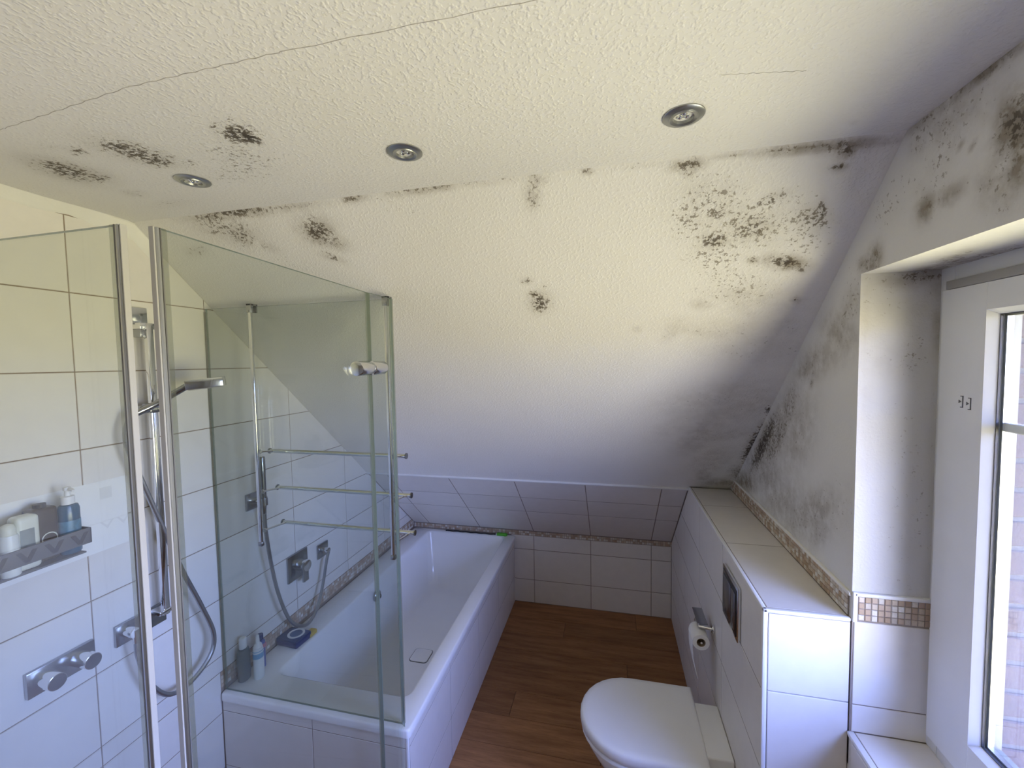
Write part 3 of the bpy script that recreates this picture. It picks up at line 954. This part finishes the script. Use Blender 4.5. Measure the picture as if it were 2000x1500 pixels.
rg.append(rrect(ix0 - .004, ix1 + .004, iy0 - .004, iy1 + .004, .045, ZRIM - .004, n))
rg.append(rrect(ix0, ix1, iy0, iy1, .045, ZRIM - .014, n))
rg.append(rrect(ix0 + .030, ix1 - .030, iy0 + .10, iy1 - .05, .055, .30, n))
rg.append(rrect(ix0 + .048, ix1 - .048, iy0 + .19, iy1 - .085, .07, .18, n))
rg.append(rrect(ix0 + .075, ix1 - .075, iy0 + .24, iy1 - .11, .08, .145, n))
rg.append(rrect(ix0 + .12, ix1 - .12, iy0 + .30, iy1 - .15, .08, .135, n))
MB().loops(rg, False, True).build('basin', M_ENAMEL, tub, 50)
dr = MB().loops([rrect(.437, .557, -.998, -.878, .022, z, 5) for z in (.130, .1375)], True, True).build('drain_gap', M_GASKET_G, tub, 0)
MB().loops([rrect(.441 + e, .553 - e, -.994 + e, -.882 - e, .019, z, 5) for e, z in ((0, .132), (0, .1395), (.003, .142))], True, True).build('drain_cover', M_ENAMEL, tub)
ov = MB()
ov.lathe((.166, -.890, .458), (1, 0, -.06), [(0, 0), (.036, 0), (.036, .012), (.032, .017), (0, .018)], 28)
ov.lathe((.184, -.890, .457), (1, 0, -.06), [(0, 0), (.016, 0), (.016, .012), (.013, .015), (0, .015)], 20)
ov.build('overflow_knob', M_CHROME_D, tub)
# ------------------------------------------------------------------ shower and bath glass
def pane(name, p0, p1, z0, z1, parent, th=.008):
    """upright glass from p0 to p1 (plan), faces slot 0, cut edges slot 1"""
    p0, p1 = Vector((*p0, 0)), Vector((*p1, 0))
    u = (p1 - p0).normalized(); L = (p1 - p0).length
    nn = u.cross(Z)
    bm = bmesh.new()
    vs8 = [bm.verts.new(p0 + u * a + nn * b + Z * c) for c in (z0, z1) for b in (-th / 2, th / 2) for a in (0, L)]
    F = [((0, 1, 5, 4), 0), ((2, 6, 7, 3), 0), ((0, 4, 6, 2), 1), ((1, 3, 7, 5), 1), ((4, 5, 7, 6), 1), ((0, 2, 3, 1), 1)]
    for f, mi in F:
        q = bm.faces.new([vs8[i] for i in f]); q.material_index = mi
    bmesh.ops.recalc_face_normals(bm, faces=bm.faces[:])
    me = bpy.data.meshes.new(name); bm.to_mesh(me); bm.free()
    me.materials.append(M_GLASS); me.materials.append(M_EDGE)
    return link(bpy.data.objects.new(name, me), parent)

def strip(p, d, nn, a0, a1, b0, b1, z0, z1, name, mat, parent, bev=.001):
    p, d, nn = Vector((*p, 0)), Vector((*d, 0)).normalized(), Vector((*nn, 0)).normalized()
    M = Matrix(((d.x, nn.x, 0, p.x), (d.y, nn.y, 0, p.y), (0, 0, 1, 0), (0, 0, 0, 1)))
    return MB().box(a0, a1, b0, b1, z0, z1, bev, 1, M).build(name, mat, parent)

ZG = 2.20
# glass standing on the bath rim
bs = thing('bath_screen', (.43, -1.835, ZRIM), 'clear glass panel standing on the near rim of the bathtub', 'glass panel')
pane('pane', (.012, -1.835), (.856, -1.835), ZRIM + .001, ZG, bs)
MB().box(.002, .012, -1.841, -1.829, ZRIM + .001, ZG - .012, .001).build('wall_seal', M_SEAL, bs)
strip((.856, -1.835), (1, 0), (0, 1), -.002, .010, -.007, .007, ZRIM + .001, ZG, 'corner_seal', M_SEAL, bs)
# narrow fixed glass beside it
ns = thing('shower_side_glass', (.866, -1.92, .02), 'narrow fixed glass strip between the bath corner and the hinged door', 'glass panel')
pane('pane', (.868, -1.846), (.8625, -1.985), .02, ZG, ns)
# hinged door along the bath end
d2 = thing('shower_door', (.878, -2.34, .02), 'frameless glass shower door hinged beside the bathtub, chrome hinge near its top', 'shower door')
P0, P1 = (.860, -1.991), (.899, -2.690)
dv = (P1[0] - P0[0], P1[1] - P0[1]); dn = (-dv[1], dv[0])
pane('pane', P0, P1, .02, ZG, d2)
strip(P1, dv, dn, -.010, 0, -.0070, .0070, .02, ZG, 'seal', M_SEAL, d2)
strip(P1, dv, dn, 0, .0025, -.0072, .0072, .02, ZG, 'seal_lip', M_GASKET_G, d2, .0005)
strip(P1, dv, dn, .0025, .0100, -.0075, .0075, .02, ZG, 'edge_profile', M_SATIN, d2, .002)
strip(P1, dv, dn, .0100, .0130, -.005, .005, .02, ZG, 'magnet_strip', M_MAGNET, d2, .0005)
strip(P0, dv, dn, -.004, .006, -.006, .006, .02, ZG, 'hinge_seal', M_SEAL, d2)
for zc in (1.947, .35):
    hg = MB()
    hg.cyl((.872, -2.084, zc), (.866, -2.004, zc), .024, bev=.003, n=32)
    hg.cyl((.866, -1.994, zc), (.860, -1.908, zc), .024, bev=.003, n=32)
    hg.cyl((.866, -2.02, zc), (.866, -1.98, zc), .013, n=20)
    hg.box(.856, .878, -2.007, -1.991, zc - .024, zc + .024, .003)
    hg.build('hinge', M_CHROME, d2)
# second door, towards the viewer
d1 = thing('shower_door', (.43, -2.715, .02), 'frameless glass shower door at the left edge in front of the soap shelf', 'shower door')
Q0, Q1 = (.010, -2.713), (.852, -2.720)
ev = (Q1[0] - Q0[0], Q1[1] - Q0[1]); en = (-ev[1], ev[0])
pane('pane', Q0, Q1, .02, ZG, d1)
strip(Q1, ev, en, -.010, 0, -.0070, .0070, .02, ZG, 'seal', M_SEAL, d1)
strip(Q1, ev, en, 0, .0025, -.0072, .0072, .02, ZG, 'seal_lip', M_GASKET_G, d1, .0005)
strip(Q1, ev, en, .0025, .0100, -.0075, .0075, .02, ZG, 'edge_profile', M_SATIN, d1, .002)
strip(Q1, ev, en, .0100, .0130, -.005, .005, .02, ZG, 'magnet_strip', M_MAGNET, d1, .0005)

# ------------------------------------------------------------------ towel rack hooked over the bath glass
tr = thing('towel_rack', (.55, -1.82, 1.22), 'chrome three-rail towel rack hooked over the glass panel above the bathtub', 'towel rack')
for xx in (.243, .846):
    MB().box(xx - .0075, xx + .0075, -1.853, -1.842, 1.222, ZG + .004, .004).build('upright', M_CHROME, tr)
    MB().box(xx - .012, xx + .012, -1.855, -1.820, ZG + .0015, ZG + .010, .002).box(xx - .012, xx + .012, -1.830, -1.822, ZG - .025, ZG + .010, .002).box(xx - .012, xx + .012, -1.855, -1.8405, ZG - .025, ZG + .010, .002).build('hook', M_CHROME_D, tr)
    MB().box(xx - .010, xx + .010, -1.856, -1.840, 1.214, 1.232, .004).build('end_clip', M_CHROME_D, tr)
for i, (zz, ya) in enumerate(((1.594, -1.760), (1.425, -1.727), (1.261, -1.705))):
    for xx in (.243, .846):
        MB().tube([(xx, -1.831, zz + .012), (xx, ya, zz)], .004, 8, 1).cyl((xx, -1.8305, zz + .012), (xx, -1.826, zz + .012), .009, n=14).build('arm', M_CHROME, tr)
    MB().tube([(.225, ya, zz), (.864, ya, zz)], .0085, 12, 1).build('rail', M_CHROME, tr)
    for xx in (.222, .864):
        MB().cyl((xx, ya, zz), (xx + .004, ya, zz), .012, n=16).build('end_cap', M_CHROME_D, tr)

# ------------------------------------------------------------------ shower fittings on the left wall
rl = thing('shower_rail', (.05, -2.10, 1.05), 'upright chrome shower rail with square brackets on the tiled wall', 'shower rail')
MB().box(0, .012, -2.150, -2.068, 2.118, 2.176, .002).box(.010, .062, -2.130, -2.080, 2.096, 2.118, .002).build('bracket', M_CHROME, rl)
MB().box(.018, .056, -2.126, -2.104, 2.068, 2.100, .002).build('clamp', M_CHROME_D, rl)
MB().box(.048, .066, -2.112, -2.088, 1.052, 2.118, .005).build('pole', M_CHROME, rl)
MB().box(.0, .070, -2.128, -2.082, 1.060, 1.075, .003).build('bracket', M_CHROME, rl)
MB().box(.040, .082, -2.128, -2.066, 1.800, 1.835, .006).cyl((.06, -2.150, 1.812), (.07, -2.06, 1.826), .015, n=20, bev=.003).build('slider', M_CHROME_D, rl)

hs = thing('hand_shower', (.12, -2.09, 1.83), 'chrome hand shower with flat square head held on the upright rail', 'hand shower')
hm = MB()
hm.tube([(.055, -2.175, 1.795), (.09, -2.118, 1.830), (.130, -2.080, 1.866), (.164, -2.062, 1.890)], .0115, 14, 6)
hm.build('handle', M_CHROME_D, hs)
ha = Vector((.72, .64, .10)).normalized(); hb = Vector((-.64, .72, .0)); hb.normalize(); hc = ha.cross(hb)
Mh = Matrix(((ha.x, hb.x, hc.x, .208), (ha.y, hb.y, hc.y, -2.022), (ha.z, hb.z, hc.z, 1.901), (0, 0, 0, 1)))
hd = MB().box(-.056, .056, -.050, .050, -.017, .017, .002, 2, Mh).build('head', M_CHROME, hs)
MB().box(-.049, .049, -.044, .044, -.0195, -.016, .001, 1, Mh).build('spray_plate', M_STRIP, hd, 0)
MB().tube([(.055, -2.175, 1.795), (.05, -2.19, 1.72), (.06, -2.165, 1.60), (.06, -2.125, 1.47), (.06, -2.09, 1.36), (.06, -2.036, 1.19), (.06, -1.965, 1.0), (.06, -1.922, .86), (.06, -1.945, .78), (.06, -2.03, .735), (.06, -2.11, .752), (.06, -2.17, .84), (.06, -2.200, .96), (.06, -2.203, 1.03)], .0085, 10, 8).build('hose', M_HOSE, hs)

wo_ = thing('hose_outlet', (.02, -2.15, 1.04), 'chrome rectangular wall outlet plate for the shower hose', 'wall outlet')
MB().box(0, .012, -2.232, -2.065, 1.005, 1.078, .002).build('plate', M_CHROME_D, wo_)
MB().cyl((.012, -2.205, 1.05), (.06, -2.205, 1.05), .017, n=24, bev=.002).cyl((.058, -2.203, 1.06), (.06, -2.203, 1.015), .011, n=18).build('spout', M_CHROME, wo_)
MB().lathe((.0595, -2.205, 1.05), X, [(0, 0), (.0165, 0), (.0165, .004), (.014, .006), (0, .006)], 24).build('cap', M_WHITE, wo_)

tm = thing('shower_thermostat', (.02, -2.37, 1.04), 'chrome shower thermostat plate with two round knobs', 'thermostat')
MB().box(0, .014, -2.458, -2.292, 1.004, 1.080, .002).build('plate', M_CHROME_D, tm)
for yk in (-2.423, -2.335):
    MB().cyl((.014, yk, 1.045), (.075, yk, 1.045), .0235, n=28, bev=.002).build('knob', M_CHROME, tm)
    MB().lathe((.0748, yk, 1.045), X, [(0, 0), (.021, 0), (.021, .0012), (0, .0014)], 28).build('knob_face', M_CHROME_D, tm)

# soap shelf and what stands on it
cd = thing('soap_shelf', (.05, -2.56, 1.40), 'dark grey metal soap shelf with V-shaped cut-outs holding bottles', 'shelf')
MB().box(.098, .102, -2.80, -2.333, 1.428, 1.475, .001).box(.002, .102, -2.337, -2.333, 1.428, 1.475, .001).box(.002, .102, -2.80, -2.796, 1.428, 1.475, .001).build('rim', M_DARK, cd)
MB().box(.002, .096, -2.80, -2.345, 1.400, 1.405, .001).box(.002, .005, -2.80, -2.345, 1.400, 1.475).build('base', M_DARK, cd)
for i in range(7):
    yv = -2.363 - .0585 * i
    MB().prism([(yv - .022, 1.4655), (yv - .011, 1.4655), (yv + .000, 1.4455), (yv + .011, 1.4655), (yv + .022, 1.4655), (yv + .005, 1.4340), (yv - .005, 1.4340)], (.1015, 0, 0), Y, Z, X, .0012).build('cut_out', M_VMARK, cd, 0)

def bottle(name, x, y, z, prof, mat, label, cat='bottle', sx=1.0, sy=1.0, cap=None, capmat=None, band=None, bandmat=None, capname='cap', group=None):
    t = thing(name, (x, y, z), label, cat, group)
    def lat(pr, m, nm):
        mb = MB().lathe((0, 0, 0), Z, pr, 28)
        for v in mb.bm.verts:
            v.co = Vector((x + v.co.x * sx, y + v.co.y * sy, z + v.co.z))
        return mb.build(nm, m, t, 40)
    lat(prof, mat, 'body')
    if cap: lat(cap, capmat, capname)
    if band: lat(band, bandmat, 'sticker')
    return t
M_BLUE = plain('blue_gel', (.02, .11, .20), .15, var=.3, vscale=30)
M_BLUE_B = plain('blue_sticker', (.06, .24, .38), .35, var=.5, vscale=60)
M_BROWN = plain('dark_brown_plastic', (.055, .040, .028), .3, var=.3)
M_OFFW = plain('offwhite_plastic', (.72, .74, .64), .35, var=.05)
M_PALE = plain('white_can', (.78, .82, .82), .3, var=.06)
M_GREYP = plain('grey_print', (.30, .34, .33), .4, var=.3, vscale=50)
M_PURP = plain('dark_violet_plastic', (.06, .035, .09), .3, var=.2)
t = bottle('pump_bottle', .060, -2.361, 1.405, [(0, 0), (.022, 0), (.025, .004), (.0255, .135), (.022, .146), (.010, .150), (0, .150)], M_BLUE, 'dark blue pump bottle with white pump at the right end of the soap shelf', sx=.9,
       cap=[(0, .149), (.016, .149), (.016, .172), (.0075, .174), (.0065, .190), (.009, .191), (.009, .200), (0, .201)], capmat=M_WHITE, band=[(.0258, .02), (.0260, .021), (.0260, .10), (.0258, .101)], bandmat=M_BLUE_B, capname='pump')
MB().tube([(.060, -2.361, 1.600), (.075, -2.361, 1.600), (.088, -2.362, 1.596)], .0045, 8, 3).build('nozzle', M_WHITE, t)
t = thing('shampoo_bottle', (.045, -2.418, 1.405), 'dark brown flat bottle standing between blue and white bottles', 'bottle')
MB().box(.022, .068, -2.448, -2.388, 1.405, 1.562, .010, 4).build('body', M_BROWN, t)
MB().cyl((.045, -2.418, 1.561), (.045, -2.418, 1.572), .014, n=20).build('cap', M_BLACK, t)
MB().lathe((.0682, -2.412, 1.470), X, [(.0155, 0), (.0170, .0003), (.0185, 0)], 28).build('ring_print', M_OFFW, t)
t = thing('shower_gel_bottle', (.062, -2.464, 1.405), 'off-white rectangular bottle with grey print beside the brown bottle', 'bottle')
MB().box(.040, .084, -2.488, -2.438, 1.405, 1.556, .011, 4).build('body', M_OFFW, t)
MB().box(.0835, .0848, -2.482, -2.452, 1.430, 1.520, .0004, 1).build('print', M_GREYP, t)
bottle('spray_can', .078, -2.503, 1.405, [(0, 0), (.018, 0), (.020, .003), (.020, .020), (.0195, .024), (.020, .028), (.020, .104), (.018, .112), (0, .113)], M_PALE, 'white rounded can with domed cap in front of the rectangular bottle', 'can',
       cap=[(0, .112), (.0165, .112), (.0165, .128), (.012, .138), (.005, .142), (0, .142)], capmat=M_OFFW)
bottle('shampoo_bottle', .055, -2.555, 1.405, [(0, 0), (.024, 0), (.027, .004), (.027, .13), (.02, .145), (.011, .150), (0, .150)], M_PURP, 'dark violet bottle cut off by the left edge of the view',
       cap=[(0, .149), (.012, .149), (.012, .17), (0, .171)], capmat=M_BLACK)
# thin pale strip with faint marks, laid over the tiles beside the shelf
fs = thing('pale_strip', (.001, -2.30, 1.46), 'pale strip on the tiles around and right of the soap shelf', 'patch')
M_PALE_MARK = plain('pale_strip_mark', (.80, .80, .785), .5)
MB().box(.0012, .0016, -2.60, -2.166, 1.352, 1.586).build('patch', plain('pale_strip_solid', (.90, .90, .88), .4), fs, 0)
MB().prism([(-2.243, 1.524), (-2.209, 1.524), (-2.209, 1.563), (-2.243, 1.563)], (.0014, 0, 0), Y, Z, X, .0004).build('square_mark', M_PALE_MARK, fs, 0)
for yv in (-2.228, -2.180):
    MB().prism([(yv - .020, 1.448), (yv - .013, 1.448), (yv, 1.432), (yv + .013, 1.448), (yv + .020, 1.448), (yv, 1.421)], (.0014, 0, 0), Y, Z, X, .0005).build('chevron_mark', M_PALE_MARK, fs, 0)

# ------------------------------------------------------------------ bath fittings
bm_ = thing('bath_mixer', (.01, -1.38, .88), 'chrome bath mixer on a square wall plate with a lever', 'mixer tap')
MB().box(0, .010, -1.452, -1.305, .812, .952, .002).build('plate', M_CHROME_D, bm_)
MB().cyl((.010, -1.368, .880), (.062, -1.368, .880), .030, n=28, bev=.003).build('knob', M_CHROME, bm_)
MB().box(.048, .060, -1.400, -1.360, .800, .905, .003).build('lever', M_CHROME_D, bm_)
ho = thing('bath_hose_outlet', (.01, -1.17, .88), 'small square chrome outlet where the bath hose leaves the wall', 'wall outlet')
MB().box(0, .010, -1.222, -1.132, .836, .918, .002).build('plate', M_CHROME_D, ho)
MB().cyl((.010, -1.180, .880), (.052, -1.180, .880), .015, n=22, bev=.002).build('elbow', M_CHROME, ho)
hb_ = thing('handset_bracket', (.01, -1.64, 1.32), 'square chrome wall bracket that holds the bath handset', 'bracket')
MB().box(0, .010, -1.684, -1.600, 1.284, 1.362, .002).build('plate', M_CHROME_D, hb_)
MB().cyl((.010, -1.643, 1.325), (.058, -1.643, 1.325), .014, n=20).lathe((.066, -1.643, 1.306), Z, [(.0145, 0), (.018, 0), (.0185, .036), (.0150, .036), (.0145, 0)], 20).build('holder', M_CHROME, hb_)
bh = thing('bath_handset', (.066, -1.643, 1.30), 'slim stick bath handset with a long grey hose hanging into a loop', 'hand shower')
MB().lathe((.066, -1.643, 1.262), Z, [(0, 0), (.008, 0), (.0095, .03), (.0125, .05), (.0135, .20), (.0135, .268), (.011, .274), (0, .274)], 20).build('stick', M_CHROME_D, bh)
MB().tube([(.066, -1.643, 1.266), (.066, -1.640, 1.18), (.064, -1.614, 1.0), (.062, -1.578, .84), (.062, -1.52, .68), (.064, -1.455, .600), (.070, -1.385, .575), (.064, -1.305, .622), (.055, -1.245, .72), (.052, -1.205, .83), (.050, -1.182, .872)], .0085, 10, 8).build('hose', M_HOSE, bh)

# bottles, soap box and sponge on the bath ledge
ZL = ZRIM
M_GREYG = plain('grey_green_plastic', (.07, .105, .11), .35, var=.25)
M_LBLUE = plain('light_blue_print', (.12, .40, .66), .4, var=.2)
M_NAVY = plain('navy_tin', (.02, .045, .17), .25, var=.2)
M_PINK = plain('pink_print', (.55, .18, .25), .5)
M_YELL = plain('yellow_sponge', (.62, .45, .10), .95, var=.2, bstr=.8, bscale=120)
bottle('shampoo_bottle', .040, -1.770, ZL, [(0, 0), (.024, 0), (.028, .005), (.029, .12), (.024, .140), (.015, .146), (0, .147)], M_GREYG, 'dark grey-green bottle with white cap, nearest the wall on the bath ledge', sx=.8,
       cap=[(0, .146), (.0165, .146), (.0175, .150), (.0165, .190), (.013, .193), (0, .193)], capmat=M_WHITE)
bottle('spray_bottle', .095, -1.745, ZRIM, [(0, 0), (.021, 0), (.023, .004), (.023, .125), (.020, .138), (.011, .142), (0, .142)], M_PALE, 'white bottle with light blue print and pointed cap on the bath rim', sx=.9,
       cap=[(0, .141), (.0195, .141), (.017, .152), (.009, .160), (.007, .192), (.005, .197), (0, .197)], capmat=M_WHITE, band=[(.0232, .095), (.0235, .096), (.0228, .128), (.0222, .129)], bandmat=M_LBLUE, capname='nozzle')
t = thing('care_tube', (.055, -1.690, ZL), 'blue and pink upright tube behind the white bottle on the bath ledge', 'tube')
MB().box(.036, .074, -1.704, -1.678, ZL, ZL + .135, .008, 3).build('body', plain('mid_blue_plastic', (.07, .12, .42), .35, var=.2), t)
MB().box(.034, .076, -1.706, -1.676, ZL + .095, ZL + .118, .004, 2).build('pink_band', M_PINK, t)
MB().cyl((.055, -1.691, ZL + .135), (.055, -1.691, ZL + .160), .013, n=20, bev=.002).build('cap', M_NAVY, t)
t = thing('soap_tin', (.09, -1.50, ZL), 'dark blue flat tin with a pale ring on its lid, on the bath ledge', 'tin')
Mt = Matrix.Translation((.070, -1.500, 0)) @ Matrix.Rotation(R(-4), 4, 'Z')
MB().box(-.066, .066, -.052, .052, ZL, ZL + .030, .008, 3, Mt).build('box', M_NAVY, t)
MB().box(-.064, .064, -.050, .050, ZL + .028, ZL + .036, .004, 2, Mt).build('lid', plain('navy_lid', (.035, .065, .17), .2, var=.2), t)
MB().lathe((.078, -1.492, ZL + .0355), Z, [(.030, 0), (.030, .002), (.041, .002), (.041, 0)], 36).build('ring', M_WHITE, t)
MB().lathe((.078, -1.492, ZL + .0355), Z, [(0, .001), (.028, .001), (.028, 0)], 32).build('emblem', plain('lid_emblem', (.10, .16, .30), .3), t)
t = thing('sponge', (.118, -1.43, ZRIM), 'small yellow sponge lying beside the dark blue tin', 'sponge')
MB().box(.102, .142, -1.468, -1.412, ZRIM, ZRIM + .022, .007, 3).build('foam', M_YELL, t)

# green clip with a black cord on the far rim of the bath
t = thing('green_clip', (.80, -.022, ZRIM), 'bright green clip with a wavy black cord lying along the far bath rim', 'clip')
pts = [(.30 + .022 * i, -.024 + .0035 * math.sin(i * 1.7), ZRIM + .0048) for i in range(21)]
MB().tube(pts, .0048, 8, 4).build('cord', M_BLACK, t)
M_GREEN = plain('bright_green_plastic', (.10, .50, .03), .35, var=.15)
MB().box(.745, .810, -.040, -.010, ZRIM, ZRIM + .020, .006, 3).lathe((.815, -.024, ZRIM), Z, [(0, 0), (.016, 0), (.018, .008), (.012, .02), (0, .022)], 18).build('grip', M_GREEN, t)
MB().box(.738, .752, -.038, -.014, ZRIM, ZRIM + .016, .003).build('tip', M_PALE, t)

# ------------------------------------------------------------------ toilet, flush plate, paper
to = thing('toilet', (1.82, -1.54, .06), 'white wall-hung toilet with closed D-shaped lid', 'toilet')
def dshape(xb, xf, yc, hw, z, n=15):
    """straight back at xb, rounded front tip at xf"""
    xm = xf + hw * 1.05
    pts = [Vector((xb, yc + hw, z))]
    for i in range(1, 4): pts.append(Vector((xb + (xm - xb) * i / 4, yc + hw, z)))
    for i in range(n + 1):
        a = math.pi / 2 + math.pi * i / n
        pts.append(Vector((xm + (xm - xf) * math.cos(a), yc + hw * math.sin(a), z)))
    for i in range(3, 0, -1): pts.append(Vector((xb + (xm - xb) * i / 4, yc - hw, z)))
    pts.append(Vector((xb, yc - hw, z)))
    return pts
YTO = -1.540
MB().loops([dshape(2.000 - e, 1.526 + e, YTO, .206 - e, z) for e, z in ((.004, .458), (0, .462), (0, .488), (.004, .497), (.010, .501), (.03, .5025), (.12, .5035))]).build('lid', M_LID, to, 50)
MB().loops([dshape(1.990 - e, 1.530 + e, YTO, .202 - e, z) for e, z in ((.006, .436), (0, .440), (0, .452), (.004, .456))]).build('seat', M_LID, to, 50)
MB().loops([dshape(2.092, 1.535, YTO, .130, .488), dshape(2.092, 1.535, YTO, .130, .430)], True, True)
rg = []
for z, xf, hw in ((.434, 1.540, .192), (.41, 1.545, .190), (.36, 1.575, .180), (.28, 1.65, .155), (.20, 1.74, .130), (.12, 1.84, .115), (.08, 1.93, .105), (.07, 2.0, .10)):
    rg.append(dshape(2.0925, xf, YTO, hw, z))
MB().loops(rg).build('bowl', M_CERAMIC, to, 50)
MB().box(1.996, 2.0925, YTO - .130, YTO + .130, .420, .4885, .006, 3).build('rear_deck', M_CERAMIC, to)

fp = thing('flush_plate', (XS, -1.61, 1.06), 'dark chrome flush plate set into the tiled ledge front', 'flush plate')
MB().box(XS - .011, XS, -1.712, -1.515, .966, 1.160, .002).build('frame', M_CHROME, fp)
MB().box(XS - .0135, XS - .010, -1.700, -1.527, .980, 1.147, .001).build('face', plain('black_glass', (.03, .03, .035), .08), fp)
MB().box(XS - .0165, XS - .013, -1.640, -1.535, .995, 1.132, .002).build('large_button', M_CHROME_D, fp)
MB().box(XS - .0165, XS - .013, -1.692, -1.648, .995, 1.132, .002).build('small_button', M_CHROME_D, fp)

th_ = thing('toilet_paper_holder', (XS, -1.32, .78), 'chrome toilet paper holder with flat plate on the ledge front', 'paper holder')
MB().cyl((XS, -1.335, .775), (XS - .010, -1.335, .775), .018, n=24, bev=.002).cyl((XS - .01, -1.335, .775), (XS - .062, -1.325, .775), .007, n=14).build('arm', M_CHROME, th_)
MB().box(XS - .064, XS - .022, -1.315, -1.185, .7765, .781, .001).build('plate', M_CHROME_D, th_)
MB().tube([(XS - .060, -1.318, .778), (XS - .060, -1.250, .765), (XS - .060, -1.245, .745), (XS - .060, -1.255, .735), (XS - .060, -1.38, .735)], .0045, 10, 3).build('spindle', M_CHROME, th_)
tp = thing('toilet_paper_roll', (XS - .060, -1.32, .735), 'nearly used white toilet paper roll with a hanging sheet', 'toilet paper')
MB().lathe((XS - .060, -1.372, .7315), Y, [(.0175, 0), (.034, 0), (.0345, .002), (.0345, .096), (.034, .098), (.0175, .098), (.0175, 0)], 32).build('roll', M_PAPER, tp)
MB().lathe((XS - .060, -1.3725, .7315), Y, [(.0172, 0), (.0182, 0), (.0182, .099), (.0172, .099), (.0172, 0)], 28).build('core', M_CARD, tp)
rg = []
for z, dx in ((.7315, 0), (.70, .0005), (.66, .004), (.62, .011), (.585, .018), (.565, .022)):
    xx = XS - .060 - .0352 + dx
    rg.append([Vector((xx, -1.372, z)), Vector((xx + .0008, -1.372, z)), Vector((xx + .0008, -1.276, z)), Vector((xx, -1.276, z))])
MB().loops(rg).build('hanging_sheet', M_PAPER, tp)

# ------------------------------------------------------------------ recessed ceiling lights (off)
for i, (xx, yy_, lab) in enumerate(((.535, -2.310, 'leftmost recessed ceiling spotlight, above the shower beside the black mould'),
                                     (1.170, -2.302, 'middle recessed ceiling spotlight of the row of three'),
                                     (1.808, -2.291, 'rightmost recessed ceiling spotlight, nearest the window wall'))):
    t = thing('ceiling_spotlight', (xx, yy_, H), lab, 'ceiling light', 'recessed ceiling spotlights')
    MB().lathe((xx, yy_, H + .001), -Z, [(.0215, .0005), (.0225, .0065), (.030, .0062), (.040, .0050), (.0425, .0030), (.0428, 0), (.0428, -.002)], 40).build('ring', M_SATIN, t)
    MB().lathe((xx, yy_, H + .001), -Z, [(.0200, 0), (.0215, .0068), (.0280, .0085), (.0292, .0066), (.0292, .003)], 40).build('inner_ring', M_SATIN, t)
    MB().lathe((xx, yy_, H + .001), -Z, [(.0212, .004), (.0185, -.006), (0, -.006)], 32).build('recess', M_LENSD, t)
    lm = MB().lathe((xx, yy_, H + .001), -Z, [(.0185, -.004), (.016, -.001), (.008, .0015), (0, .002)], 32).build('lens', M_LED, t)
    for a in (30, 150, 270):
        MB().lathe((xx + .0085 * math.cos(R(a)), yy_ + .0085 * math.sin(R(a)), H + .001), -Z, [(.0055, 0), (.0045, .004), (.002, .0056), (0, .006)], 14).build('led', M_CHROME, lm)

for o in bpy.data.objects:
    if '_loc' in o: del o['_loc']
